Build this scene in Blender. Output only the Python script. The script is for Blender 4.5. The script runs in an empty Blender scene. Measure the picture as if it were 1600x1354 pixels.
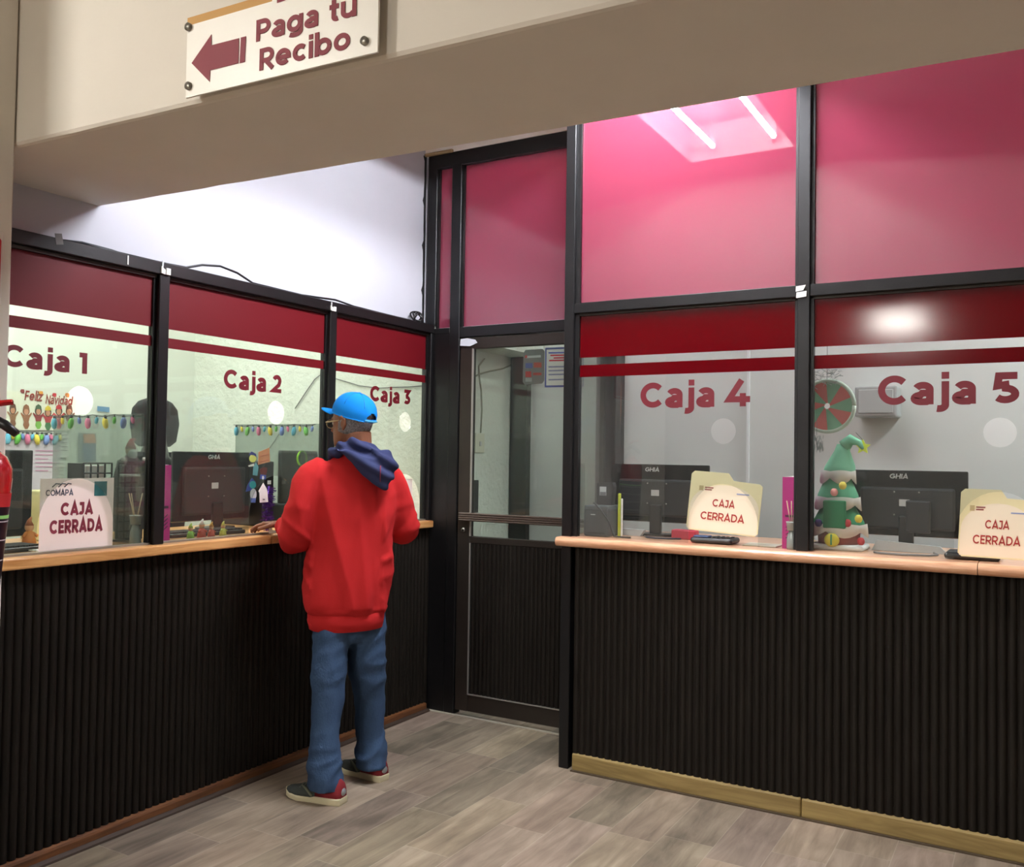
import bpy, bmesh, math, random
from mathutils import Vector, Matrix, noise
R=math.radians; PI=math.pi
random.seed(7)
sc=bpy.context.scene; COL=sc.collection
# ---------------------------------------------------------------- camera, world, exposure
FOC,YAW,PIT,ROL=1414.95,30.2169,1.5062,0.8585
CAM=Vector((3.13,-4.4301,1.5))
_y,_p,_r=R(YAW),R(PIT),R(ROL)
FW=Vector((-math.sin(_y)*math.cos(_p),math.cos(_y)*math.cos(_p),math.sin(_p)))
_R=FW.cross(Vector((0,0,1))).normalized(); _U=_R.cross(FW)
RT=_R*math.cos(_r)+_U*math.sin(_r); UP=-_R*math.sin(_r)+_U*math.cos(_r)
cam=bpy.data.cameras.new('camera'); cam.sensor_width=36; cam.lens=FOC*36/1600; cam.clip_start=.05
co=bpy.data.objects.new('camera',cam); COL.objects.link(co)
M4=Matrix((RT,UP,-FW)).transposed().to_4x4(); M4.translation=CAM; co.matrix_world=M4
sc.camera=co
w=bpy.data.worlds.new('world'); sc.world=w; w.use_nodes=True
w.node_tree.nodes['Background'].inputs[0].default_value=(.9,.95,1,1)
w.node_tree.nodes['Background'].inputs[1].default_value=.04
sc.view_settings.view_transform='Standard'; sc.view_settings.look='None'
sc.view_settings.gamma=1; sc.view_settings.use_curve_mapping=False
sc.view_settings.exposure=0.0
# lamp strengths (the emitting tubes and diffusers of the ceiling fixtures and added fill lamps built below)
E_RECESS=440.; E_HALL=350.; E_CASH=28.; E_BACK=22.; E_FAR=150.
C_COOL=(.90,.93,1.0); C_WARM=(1.0,.97,.90)

def ray(px,py): return FW+RT*((px-800)/FOC)-UP*((py-677)/FOC)
def ax(px,py,x): d=ray(px,py); return CAM+d*((x-CAM.x)/d.x)      # point of a sight line on the plane X=x
def ay(px,py,y): d=ray(px,py); return CAM+d*((y-CAM.y)/d.y)
# ---------------------------------------------------------------- materials
def lin(c):
    c=[v/255 for v in c]; return tuple(v/12.92 if v<=.04045 else ((v+.055)/1.055)**2.4 for v in c)+(1,)
def mat(name,c,rough=.6,metal=0,bump=0,bscale=40,spec=.5,var=0,vscale=6,stretch=None,coat=0):
    m=bpy.data.materials.new(name); m.use_nodes=True; nt=m.node_tree; b=nt.nodes['Principled BSDF']
    col=lin(c); b.inputs['Base Color'].default_value=col; b.inputs['Roughness'].default_value=rough
    b.inputs['Metallic'].default_value=metal; b.inputs['Specular IOR Level'].default_value=spec
    b.inputs['Coat Weight'].default_value=coat
    tc=nt.nodes.new('ShaderNodeTexCoord'); src=tc.outputs['Object']
    if stretch:
        mp=nt.nodes.new('ShaderNodeMapping'); mp.inputs['Scale'].default_value=stretch; nt.links.new(src,mp.inputs[0]); src=mp.outputs[0]
    if var:
        n=nt.nodes.new('ShaderNodeTexNoise'); n.inputs['Scale'].default_value=vscale; n.inputs['Detail'].default_value=5; nt.links.new(src,n.inputs['Vector'])
        r=nt.nodes.new('ShaderNodeValToRGB'); r.color_ramp.elements[0].position=.3; r.color_ramp.elements[1].position=.7
        r.color_ramp.elements[0].color=tuple(v*(1-var) for v in col[:3])+(1,); r.color_ramp.elements[1].color=tuple(min(1,v*(1+var)) for v in col[:3])+(1,)
        nt.links.new(n.outputs['Fac'],r.inputs[0]); nt.links.new(r.outputs[0],b.inputs['Base Color'])
    if bump:
        n=nt.nodes.new('ShaderNodeTexNoise'); n.inputs['Scale'].default_value=bscale; n.inputs['Detail'].default_value=4; nt.links.new(src,n.inputs['Vector'])
        bp=nt.nodes.new('ShaderNodeBump'); bp.inputs['Strength'].default_value=bump; bp.inputs['Distance'].default_value=.01
        nt.links.new(n.outputs['Fac'],bp.inputs['Height']); nt.links.new(bp.outputs[0],b.inputs['Normal'])
    return m
def emit(name,c,s):
    m=bpy.data.materials.new(name); m.use_nodes=True; nt=m.node_tree; nt.nodes.clear()
    o=nt.nodes.new('ShaderNodeOutputMaterial'); e=nt.nodes.new('ShaderNodeEmission'); e.inputs[0].default_value=(*c,1); e.inputs[1].default_value=s
    nt.links.new(e.outputs[0],o.inputs[0]); return m
def glass(name,tint,haze=0,hc=(200,205,200),rough=0.0,refl=1.0,ior=1.5,trl=0):
    m=bpy.data.materials.new(name); m.use_nodes=True; nt=m.node_tree; nt.nodes.clear(); N=nt.nodes.new; L=nt.links.new
    o=N('ShaderNodeOutputMaterial'); t=N('ShaderNodeBsdfTransparent'); t.inputs[0].default_value=(*tint,1)
    body=t.outputs[0]
    if haze:
        d=N('ShaderNodeBsdfDiffuse'); d.inputs[0].default_value=lin(hc); dd=d.outputs[0]
        if trl:
            tr=N('ShaderNodeBsdfTranslucent'); tr.inputs[0].default_value=lin(hc); mt=N('ShaderNodeMixShader'); mt.inputs[0].default_value=trl
            L(dd,mt.inputs[1]); L(tr.outputs[0],mt.inputs[2]); dd=mt.outputs[0]
        mx=N('ShaderNodeMixShader'); mx.inputs[0].default_value=haze; L(body,mx.inputs[1]); L(dd,mx.inputs[2]); body=mx.outputs[0]
    g=N('ShaderNodeBsdfGlossy'); g.inputs['Roughness'].default_value=rough; g.inputs[0].default_value=(refl,refl,refl,1)
    f=N('ShaderNodeFresnel'); f.inputs[0].default_value=ior
    # same reflectance from both sides of the sheet
    geo=N('ShaderNodeNewGeometry'); ir=N('ShaderNodeMath'); ir.operation='MULTIPLY_ADD'
    ir.inputs[1].default_value=1/ior-ior; ir.inputs[2].default_value=ior
    L(geo.outputs['Backfacing'],ir.inputs[0]); L(ir.outputs[0],f.inputs[0])
    m2=N('ShaderNodeMixShader'); L(f.outputs[0],m2.inputs[0]); L(body,m2.inputs[1]); L(g.outputs[0],m2.inputs[2]); L(m2.outputs[0],o.inputs[0])
    return m
def woodmat(name,c1,c2,rough=.4,axis=1,coat=0,sc_=1.0,spec=.5):
    m=bpy.data.materials.new(name); m.use_nodes=True; nt=m.node_tree; b=nt.nodes['Principled BSDF']; N=nt.nodes.new; L=nt.links.new
    tc=N('ShaderNodeTexCoord'); mp=N('ShaderNodeMapping'); s=[14*sc_]*3; s[axis]=1.2*sc_; mp.inputs['Scale'].default_value=s; L(tc.outputs['Object'],mp.inputs[0])
    n=N('ShaderNodeTexNoise'); n.inputs['Scale'].default_value=2.2; n.inputs['Detail'].default_value=7; n.inputs['Distortion'].default_value=1.6; L(mp.outputs[0],n.inputs['Vector'])
    r=N('ShaderNodeValToRGB'); r.color_ramp.elements[0].position=.32; r.color_ramp.elements[1].position=.66; r.color_ramp.elements[0].color=lin(c1); r.color_ramp.elements[1].color=lin(c2)
    L(n.outputs['Fac'],r.inputs[0]); L(r.outputs[0],b.inputs['Base Color']); b.inputs['Roughness'].default_value=rough; b.inputs['Coat Weight'].default_value=coat; b.inputs['Specular IOR Level'].default_value=spec
    return m
def floormat():
    m=bpy.data.materials.new('plank_tiles'); m.use_nodes=True; nt=m.node_tree; b=nt.nodes['Principled BSDF']; N=nt.nodes.new; L=nt.links.new
    def MA(op,a,b_=None,c=None):
        n=N('ShaderNodeMath'); n.operation=op
        for i,v in enumerate((a,b_,c)):
            if v is None: continue
            if isinstance(v,(int,float)): n.inputs[i].default_value=v
            else: L(v,n.inputs[i])
        return n.outputs[0]
    tc=N('ShaderNodeTexCoord'); s=N('ShaderNodeSeparateXYZ'); L(tc.outputs['Object'],s.inputs[0])
    u=MA('DIVIDE',MA('ADD',s.outputs[0],-.001),.2035); iu=MA('FLOOR',u); fu=MA('FRACT',u)
    wn=N('ShaderNodeTexWhiteNoise'); wn.noise_dimensions='1D'; L(iu,wn.inputs['W'])
    v=MA('ADD',MA('DIVIDE',MA('ADD',s.outputs[1],.045),.6),MA('MULTIPLY',wn.outputs['Value'],1.0)); iv=MA('FLOOR',v); fv=MA('FRACT',v)
    cb=N('ShaderNodeCombineXYZ'); L(iu,cb.inputs[0]); L(iv,cb.inputs[1]); w2=N('ShaderNodeTexWhiteNoise'); w2.noise_dimensions='3D'; L(cb.outputs[0],w2.inputs['Vector'])
    # grain
    sh=N('ShaderNodeVectorMath'); sh.operation='MULTIPLY_ADD'; L(tc.outputs['Object'],sh.inputs[0]); sh.inputs[1].default_value=(11,1.5,1); L(w2.outputs['Color'],sh.inputs[2])
    n=N('ShaderNodeTexNoise'); n.inputs['Scale'].default_value=1.6; n.inputs['Detail'].default_value=8; n.inputs['Roughness'].default_value=.62; n.inputs['Distortion'].default_value=.6; L(sh.outputs[0],n.inputs['Vector'])
    n2=N('ShaderNodeTexNoise'); n2.inputs['Scale'].default_value=2.3; n2.inputs['Detail'].default_value=3; L(tc.outputs['Object'],n2.inputs['Vector'])
    f=MA('ADD',MA('ADD',MA('MULTIPLY',w2.outputs['Value'],.30),.14),MA('MULTIPLY',MA('SUBTRACT',n.outputs['Fac'],.28),1.15))
    f=MA('ADD',f,MA('MULTIPLY',MA('SUBTRACT',n2.outputs['Fac'],.5),.75))
    r=N('ShaderNodeValToRGB'); cr=r.color_ramp; cr.elements[0].position=.0; cr.elements[0].color=lin((76,66,56)); cr.elements[1].position=1; cr.elements[1].color=lin((184,166,146))
    e=cr.elements.new(.28); e.color=lin((110,97,84)); e=cr.elements.new(.6); e.color=lin((146,130,113)); L(f,r.inputs[0])
    # hue variety per tile
    hs=N('ShaderNodeMix'); hs.data_type='RGBA'; hs.blend_type='MULTIPLY'; hs.inputs[0].default_value=.07; L(r.outputs[0],hs.inputs[6]); L(w2.outputs['Color'],hs.inputs[7])
    g1=MA('LESS_THAN',MA('MULTIPLY',MA('MINIMUM',fu,MA('SUBTRACT',1,fu)),.2035),.0016)
    g2=MA('LESS_THAN',MA('MULTIPLY',MA('MINIMUM',fv,MA('SUBTRACT',1,fv)),.6),.0016); g=MA('MAXIMUM',g1,g2)
    mx=N('ShaderNodeMix'); mx.data_type='RGBA'; L(MA('MULTIPLY',g,MA('MULTIPLY',n2.outputs['Fac'],.62)),mx.inputs[0]); L(hs.outputs[2],mx.inputs[6]); mx.inputs[7].default_value=lin((196,184,165))
    L(mx.outputs[2],b.inputs['Base Color']); b.inputs['Roughness'].default_value=.5; b.inputs['Specular IOR Level'].default_value=.35
    return m
MT={}
MT['floor']=floormat()
MT['wall']=mat('cream_plaster',(226,219,208),.85,bump=.15,bscale=14,var=.03,vscale=2)
MT['soffit']=mat('beam_plaster',(224,217,206),.85,bump=.2,bscale=10,var=.03,vscale=3)
MT['lilac']=mat('pale_wall_paint',(196,196,204),.85,bump=.12,bscale=8,var=.03,vscale=2)
MT['stucco']=mat('stucco',(212,217,206),.85,bump=1.0,bscale=30,var=.03,vscale=3)
MT['room']=mat('room_paint',(214,219,208),.85,bump=.1,bscale=12)
MT['back']=mat('grey_panel_paint',(214,218,214),.7,var=.02,vscale=1.5)
MT['ceil']=mat('ceiling_paint',(225,222,214),.9)
MT['alu']=mat('dark_aluminium',(25,24,25),.38,metal=.35,var=.12,vscale=9,bump=.05,bscale=60)
MT['bronze']=mat('bronze_door_aluminium',(52,45,40),.42,metal=.4,var=.12,vscale=7)
MT['rib']=mat('dark_ribbed_laminate',(27,23,19),.5,var=.25,vscale=5,stretch=(6,6,.8),spec=.18)
MT['oak']=woodmat('oak_countertop',(188,128,70),(226,172,112),.32,1,coat=.25)
MT['pinkwood']=woodmat('rounded_countertop',(204,146,108),(232,182,146),.28,0,coat=.4,sc_=1.6)
MT['skirtL']=woodmat('reddish_baseboard_wood',(84,50,26),(118,74,40),.5,1)
MT['skirtR']=woodmat('straw_baseboard_wood',(128,106,62),(164,140,88),.5,0,sc_=.8)
MT['glass']=glass('clear_glass',(.82,.85,.82),haze=.03,hc=(190,200,190),refl=.7)
MT['glassR']=glass('grey_clear_glass',(.92,.935,.93),haze=.02,hc=(190,196,194),refl=.85)
MT['divider']=glass('smoked_divider_glass',(.66,.71,.69),haze=.10,hc=(150,160,155))
MT['redfilm']=mat('dark_red_vinyl_film',(84,3,10),.11,spec=.28)
MT['redfilmL']=mat('dark_red_vinyl_film_left',(98,4,16),.5,spec=.3)
MT['pinkfilm']=glass('pink_vinyl_glass',(.50,.16,.24),haze=.74,hc=(168,70,96),rough=.02,trl=.4,ior=1.7)
MT['letters']=mat('crimson_lettering',(104,12,28),.5)
MT['white']=mat('white_plastic',(236,234,228),.5)
MT['paper']=mat('white_paper',(232,230,226),.8)
MT['black']=mat('black_plastic',(20,20,22),.35)
MT['blackm']=mat('matte_black_plastic',(30,31,33),.6)
MT['screen']=mat('glossy_black_shell',(12,12,14),.16)
MT['steel']=mat('brushed_steel',(168,166,160),.3,metal=.9)
MT['grey']=mat('grey_ink',(110,110,112),.6)
MT['lgrey']=mat('light_grey_ink',(190,192,192),.5)
def C(name,c,**k):
    if name not in MT: MT[name]=mat(name,c,**k)
    return MT[name]
# ---------------------------------------------------------------- geometric stroke letters (capital height 1)
def _arc(cx,cy,rx,ry,a0,a1,n=14): return [(cx+rx*math.cos(R(a0+(a1-a0)*i/n)),cy+ry*math.sin(R(a0+(a1-a0)*i/n))) for i in range(n+1)]
def glyph(c,w):
    h=w/2; X=.76; m=X/2
    def lo(wd=.72): return (wd/2,m,wd/2-h,m-h)
    if c==' ': return .28,[]
    if c=='C': return .92,[_arc(.5,.5,.5-h,.5-h,42,318,22)]
    if c=='G': return .96,[_arc(.5,.5,.5-h,.5-h,42,345,22)+[(.9-h+.02,.48)],[(.5,.48),(.9,.48)]]
    if c=='O': return 1.,[_arc(.5,.5,.5-h,.5-h,0,360,28)]
    if c=='A': return .92,[[(h*.9,0),(.46,1-h*.6),(.92-h*.9,0)],[(.2,.27),(.72,.27)]]
    if c=='J': return .52,[[(.05,1-h),(.52-h,1-h),(.52-h,.3)]+_arc(.26-h*.4,.3,.26-h*.6,.3-h,0,-150,10)]
    if c=='E': return .62,[[(.62,1-h),(h,1-h),(h,h),(.62,h)],[(h,.5),(.56,.5)]]
    if c=='F': return .6,[[(.6,1-h),(h,1-h),(h,0)],[(h,.48),(.54,.48)]]
    if c in 'PR':
        r=[[(h,0),(h,1-h),(.4,1-h)]+_arc(.4,.66,.36-h,.34-h,90,-90,10)+[(h,.32+h)]]
        if c=='R': r.append([(.38,.36),(.70,0)])
        return .76,r
    if c=='D': return .84,[[(h,h),(h,1-h),(.36,1-h)]+_arc(.36,.5,.48-h,.5-h,90,-90,14)+[(h*.5,h)]]
    if c=='M': return .98,[[(h,0),(h,1-h*.4),(.49,.3),(.98-h,1-h*.4),(.98-h,0)]]
    if c=='N': return .82,[[(h,0),(h,1-h*.5),(.82-h,h*.5),(.82-h,1)]]
    if c=='H': return .82,[[(h,0),(h,1)],[(.82-h,0),(.82-h,1)],[(h,.5),(.82-h,.5)]]
    if c=='I': return w,[[(h,0),(h,1)]]
    if c=='V': return .88,[[(h*.9,1),(.44,h*.6),(.88-h*.9,1)]]
    if c=='S': return .66,[_arc(.33,.74,.31-h,.26-h,40,250,10)+_arc(.33,.28,.33-h,.28-h,70,-140,10)]
    if c=='L': return .56,[[(h,1),(h,h),(.56,h)]]
    if c=='a': return .62,[_arc(.32,.50,.30-h,X-h-.5,160,0,10)+[(.62-h,.0)],[(.62-h,.38),(.30,.38)]+_arc(.27,.205,.27-h*.8,.205-h*.8,95,265,10)+[(.42,h*.8),(.62-h,.16)]]
    if c=='c': return .66,[_arc(*lo(),45,315,16)]
    if c=='o': return .74,[_arc(*lo(.74),0,360,24)]
    if c=='e': return .72,[[(.08,m-.02)]+_arc(.36,m,.36-h,m-h,-2,318,20)]
    if c in 'bdg':
        cx=.40 if c=='b' else .36; st=h if c=='b' else .76-h; r=[_arc(cx,m,.36-h,m-h,0,360,22)]
        if c=='g': r.append([(st,X),(st,.0)]+_arc(.38,.0,.38-h,.24-h,0,-145,10))
        else: r.append([(st,0),(st,1.06)])
        return .76,r
    if c=='i': return w,[[(h,0),(h,X)],[(h,.84),(h,.84+w)]]
    if c=='l': return w,[[(h,0),(h,1.06)]]
    if c=='j': return .24+h,[[(.24,X),(.24,-.02)]+_arc(.06,-.02,.18,.24-h,0,-110,8),[(.24,.84),(.24,.84+w)]]
    if c=='t': return .46,[[(.16+h*.4,.96),(.16+h*.4,.22)]+_arc(.34,.22,.18-h*.4,.22-h,180,300,8),[(0,X-h),(.44,X-h)]]
    if c=='u': return .70,[[(h,X),(h,.30)]+_arc(.33,.30,.33-h,.30-h,180,340,10),[(.70-h,X),(.70-h,0)]]
    if c=='n': return .70,[[(h,0),(h,X)],[(h,.42)]+_arc(.37,.46,.33-h,.30-h,160,0,10)+[(.70-h,0)]]
    if c=='v': return .68,[[(h*.9,X),(.34,h*.7),(.68-h*.9,X)]]
    if c=='z': return .58,[[(0.02,X-h),(.54,X-h),(.05,h),(.58,h)]]
    if c=='1': return .36,[[(.0,1-h),(.36-h,1-h),(.36-h,0)]]
    if c=='2': return .66,[_arc(.33,.68,.33-h,.32-h,160,-20,12)+[(.48,.45),(.06,h),(.66,h)]]
    if c=='3': return .66,[[(.05,1-h),(.54,1-h),(.30,.60)]+_arc(.31,.30,.35-h,.30-h,88,-145,14)]
    if c=='4': return .78,[[(.50,1),(.08,.27),(.78,.27)],[(.54,.5),(.54,0)]]
    if c=='5': return .68,[[(.62,1-h),(.16,1-h),(.12,.56),(.32,.60)]+_arc(.32,.30,.36-h,.30-h,88,-145,14)]
    return .5,[[(.1,.4),(.4,.4)]]
# ---------------------------------------------------------------- mesh builder
class MB:
    def __init__(s): s.v=[]; s.f=[]; s.mi=[]; s.mats=[]; s.sm=[]
    def _m(s,m):
        if isinstance(m,str): m=MT[m]
        if m not in s.mats: s.mats.append(m)
        return s.mats.index(m)
    def add(s,vs,fs,m,smooth=False):
        k=len(s.v); s.v+= [Vector(v) for v in vs]; i=s._m(m)
        for f in fs: s.f.append([k+j for j in f]); s.mi.append(i); s.sm.append(smooth)
        return s
    def box(s,a,b,m):
        x0,y0,z0=[min(a[i],b[i]) for i in range(3)]; x1,y1,z1=[max(a[i],b[i]) for i in range(3)]
        vs=[(x0,y0,z0),(x1,y0,z0),(x1,y1,z0),(x0,y1,z0),(x0,y0,z1),(x1,y0,z1),(x1,y1,z1),(x0,y1,z1)]
        return s.add(vs,[(0,3,2,1),(4,5,6,7),(0,1,5,4),(1,2,6,5),(2,3,7,6),(3,0,4,7)],m)
    def rbox(s,a,b,m,r=.01,seg=2,mtx=None):
        bm=bmesh.new(); bmesh.ops.create_cube(bm,size=1)
        c=(Vector(a)+Vector(b))/2; d=Vector(b)-Vector(a)
        for v in bm.verts: v.co=Vector((v.co.x*abs(d.x),v.co.y*abs(d.y),v.co.z*abs(d.z)))
        bmesh.ops.bevel(bm,geom=bm.edges[:],offset=min(r,*(abs(x)*.49 for x in d)),segments=seg,affect='EDGES',profile=.5)
        return s.bm(bm,m,(Matrix.Translation(c) @ mtx) if mtx else Matrix.Translation(c))
    def bm(s,bm,m,mtx=None,smooth=False):
        bm.verts.ensure_lookup_table(); vs=[(mtx@v.co if mtx else v.co.copy()) for v in bm.verts]
        s.add(vs,[[v.index for v in f.verts] for f in bm.faces],m,smooth); bm.free(); return s
    def prism(s,pts,O,U,V,d,m,hole=None):
        """polygon pts (2d) in the plane O+u*U+v*V, thickness vector d; optional hole loops"""
        O,U,V,d=map(Vector,(O,U,V,d)); bm=bmesh.new(); loops=[pts]+(hole or []); es=[]
        for lp in loops:
            vv=[bm.verts.new(O+U*p[0]+V*p[1]) for p in lp]
            for i in range(len(vv)): es.append(bm.edges.new((vv[i],vv[(i+1)%len(vv)])))
        bmesh.ops.triangle_fill(bm,use_beauty=True,use_dissolve=False,edges=es)
        g=bmesh.ops.extrude_face_region(bm,geom=bm.faces[:])
        bmesh.ops.translate(bm,verts=[e for e in g['geom'] if isinstance(e,bmesh.types.BMVert)],vec=d)
        bmesh.ops.recalc_face_normals(bm,faces=bm.faces[:]); bm.verts.index_update()
        return s.bm(bm,m)
    def loft(s,rings,m,cap=True,smooth=True):
        n=len(rings[0]); vs=[p for r in rings for p in r]; fs=[]
        for i in range(len(rings)-1):
            for j in range(n): fs.append((i*n+j,i*n+(j+1)%n,(i+1)*n+(j+1)%n,(i+1)*n+j))
        if cap: fs.append(tuple(reversed(range(n)))); fs.append(tuple((len(rings)-1)*n+j for j in range(n)))
        return s.add(vs,fs,m,smooth)
    def tube(s,path,rad,m,n=10,cap=True,flat=1.0,up=None):
        path=[Vector(p) for p in path]; rings=[]; rad=rad if isinstance(rad,(list,tuple)) else [rad]*len(path)
        u=None
        for i,p in enumerate(path):
            t=(path[min(i+1,len(path)-1)]-path[max(i-1,0)]).normalized()
            if u is None: u=t.orthogonal().normalized() if up is None else (Vector(up)-t*t.dot(Vector(up))).normalized()
            else: u=(u-t*t.dot(u)).normalized()
            v=t.cross(u); rings.append([p+(u*math.cos(2*PI*k/n)*flat+v*math.sin(2*PI*k/n))*rad[i] for k in range(n)])
        return s.loft(rings,m,cap)
    def cyl(s,a,b,r,m,n=20,r2=None): return s.tube([a,b],[r,r if r2 is None else r2],m,n)
    def ell(s,c,r,m,n=16,k=9,mtx=None):
        c=Vector(c); rings=[]
        for i in range(1,k):
            t=PI*i/k; rings.append([Vector((r[0]*math.sin(t)*math.cos(2*PI*j/n),r[1]*math.sin(t)*math.sin(2*PI*j/n),-r[2]*math.cos(t))) for j in range(n)])
        rings=[[c+(mtx@p if mtx else p) for p in rr] for rr in rings]
        return s.loft(rings,m)
    def text(s,t,O,U,V,w,h,d,m,bold=.19,slant=0):
        """stroke lettering; O: left end of the baseline, w: overall width, h: capital height (either may be None)"""
        pls=[]; x=0
        for ch in t:
            # letters are polylines
            adv,ps=glyph(ch,bold); kx=1.16 if ch in 'aceogbdu' else 1.14 if ch in '45' else 1.05; ps=[[(p[0]*kx,p[1]) for p in q] for q in ps]; adv*=kx; pls+=[[(p[0]+x+slant*p[1],p[1]) for p in q] for q in ps]; x+=adv+.085
        x-=.085; sx=w/x if w else None; sx=sx or h; sy=h or sx
        O,U,V=map(Vector,(O,U,V)); N=U.cross(V).normalized()*d
        for kk,q in enumerate(pls):
            q=[p for i,p in enumerate(q) if i==0 or abs(p[0]-q[i-1][0])+abs(p[1]-q[i-1][1])>1e-4]
            N=U.cross(V).normalized()*d*(1+.22*(kk%4)); n=len(q); Lf=[];Rt=[]
            for i in range(n):
                a=Vector(q[max(i-1,0)]); b=Vector(q[i]); c=Vector(q[min(i+1,n-1)])
                d1=(b-a).normalized() if i>0 else (c-b).normalized(); d2=(c-b).normalized() if i<n-1 else d1
                n1=Vector((-d1.y,d1.x)); n2=Vector((-d2.y,d2.x)); mm=(n1+n2); mm=mm.normalized() if mm.length>1e-6 else n1
                k=bold/2/max(.35,mm.dot(n1)); Lf.append(b+mm*k); Rt.append(b-mm*k)
            vs=[O+U*(p.x*sx)+V*(p.y*sy)+o for o in (N*0,N) for l in (Lf,Rt) for p in l]
            fs=[]
            for i in range(n-1):
                fs+=[(2*n+i,3*n+i,3*n+i+1,2*n+i+1),(i,2*n+i,2*n+i+1,i+1),(n+i,n+i+1,3*n+i+1,3*n+i)]
            fs+=[(0,n,3*n,2*n),(n-1,3*n-1,4*n-1,2*n-1)]
            s.add(vs,fs,m)
        return s
    def build(s,name,parent=None,label=None,cat=None,group=None,kind=None,loc=None):
        vs=s.v
        if parent is not None: off=wloc(parent)
        else:
            if loc is None:
                xs=[v.x for v in vs]; ys=[v.y for v in vs]; zs=[v.z for v in vs]; loc=((min(xs)+max(xs))/2,(min(ys)+max(ys))/2,min(zs))
            off=Vector(loc)
        me=bpy.data.meshes.new(name); me.from_pydata([v-off for v in vs],[],s.f)
        for m in s.mats: me.materials.append(m)
        me.polygons.foreach_set('material_index',s.mi); me.polygons.foreach_set('use_smooth',s.sm); me.update()
        o=bpy.data.objects.new(name,me); COL.objects.link(o)
        if parent is not None: o.parent=parent
        else: o.location=off
        tag(o,label,cat,group,kind); return o
def wloc(o):
    p=Vector(o.location); q=o.parent
    while q: p=p+Vector(q.location); q=q.parent
    return p
def tag(o,label=None,cat=None,group=None,kind=None):
    for k,v in (('label',label),('category',cat),('group',group),('kind',kind)):
        if v: o[k]=v
    return o
def thing(name,loc,label=None,cat=None,group=None,kind=None):
    o=bpy.data.objects.new(name,None); o.empty_display_size=.05; COL.objects.link(o); o.location=Vector(loc); return tag(o,label,cat,group,kind)
def box1(name,a,b,m,parent=None,**k): return MB().box(a,b,m).build(name,parent,**k)
X,Y,Z=Vector((1,0,0)),Vector((0,1,0)),Vector((0,0,1))
# ================================================================ the setting
ZC=3.56
box1('floor',(-3.2,-13,-.1),(6.6,1.3,0),'floor',kind='structure',loc=(0,0,0))
box1('ceiling',(-3.2,-13,ZC),(6.6,1.3,ZC+.1),'ceil',kind='structure')
box1('wall_left',(-.18,-2.75,2.22),(-.08,.1,ZC),'lilac',kind='structure')            # wall above the left glass partition
box1('wall_corridor',(-.18,.1,0),(-.08,1.1,ZC),'stucco',kind='structure')
box1('wall_end',(-2.2,.1,0),(-.18,.2,ZC),'stucco',kind='structure')
box1('wall_cashier',(-2.3,-3.2,0),(-2.2,.2,ZC),'room',kind='structure')
box1('wall_cashier_front',(-2.2,-3.2,0),(-.05,-3.05,ZC),'room',kind='structure')
box1('wall_back',(-.18,1.1,0),(5.2,1.2,ZC),'back',kind='structure')
box1('wall_back_right',(4.4,-.45,0),(4.5,1.1,ZC),'back',kind='structure')
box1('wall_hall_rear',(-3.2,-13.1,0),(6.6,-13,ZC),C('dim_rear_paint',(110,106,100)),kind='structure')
box1('wall_hall_left',(-3.2,-13,0),(-3.1,-3.2,ZC),'wall',kind='structure')
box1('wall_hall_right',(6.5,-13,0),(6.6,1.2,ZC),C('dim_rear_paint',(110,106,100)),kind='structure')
box1('wall_hall_corner',(-3.1,-3.3,0),(-.05,-3.2,ZC),'wall',kind='structure')
box1('wall_above_door',(-.08,-.01,3.31),(1.12,.1,ZC),'wall',kind='structure')
# beam across the hall (soffit at 2.467), slightly skewed to the walls, with worn plaster arrises
def beam():
    bm=bmesh.new(); zs=2.467; n=60; x0,x1=-.08,6.5; rows=[]
    for i in range(n+1):
        x=x0+(x1-x0)*i/n; j=lambda s:noise.noise(Vector((x*9,s,0)))*.004
        yf=-2.773+.041*x; yb=-2.172+.0475*x
        rows.append([bm.verts.new(p) for p in ((x,yf,ZC),(x,yf,zs+.012),(x,yf+.006+j(1),zs+.003+j(2)),(x,yf+.016,zs),(x,yb-.016,zs),(x,yb-.006+j(3),zs+.003+j(4)),(x,yb,zs+.012),(x,yb,ZC))])
    for a,b in zip(rows,rows[1:]):
        for k in range(7): bm.faces.new((a[k],a[k+1],b[k+1],b[k]))
    bm.faces.new(rows[0]); bm.faces.new(rows[-1][::-1]); bmesh.ops.recalc_face_normals(bm,faces=bm.faces[:]); bm.verts.index_update()
    m=MB(); m.bm(bm,'soffit'); m.build('trim_1',kind='structure')
beam()
# column at the left
MB().rbox((-.3,-3.35,0),(.316,-2.765,ZC),'wall',.006).build('wall_column',kind='structure')
# lintel over the corridor seen through the door glass
MB().box((-.079,.16,2.2),(.16,1.09,2.34),'stucco').build('trim_2',kind='structure')
# dark frames on the back wall
for k,(xa,xb) in enumerate(((-.07,.06),(.695,.765))):
    box1('trim_%d'%(3+k),(xa,1.04,0),(xb,1.099,3.3),'alu',kind='structure')
box1('trim_5',(1.583,1.075,0),(1.597,1.099,2.3),C('white_joint_strip',(232,236,236)),kind='structure')
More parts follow.
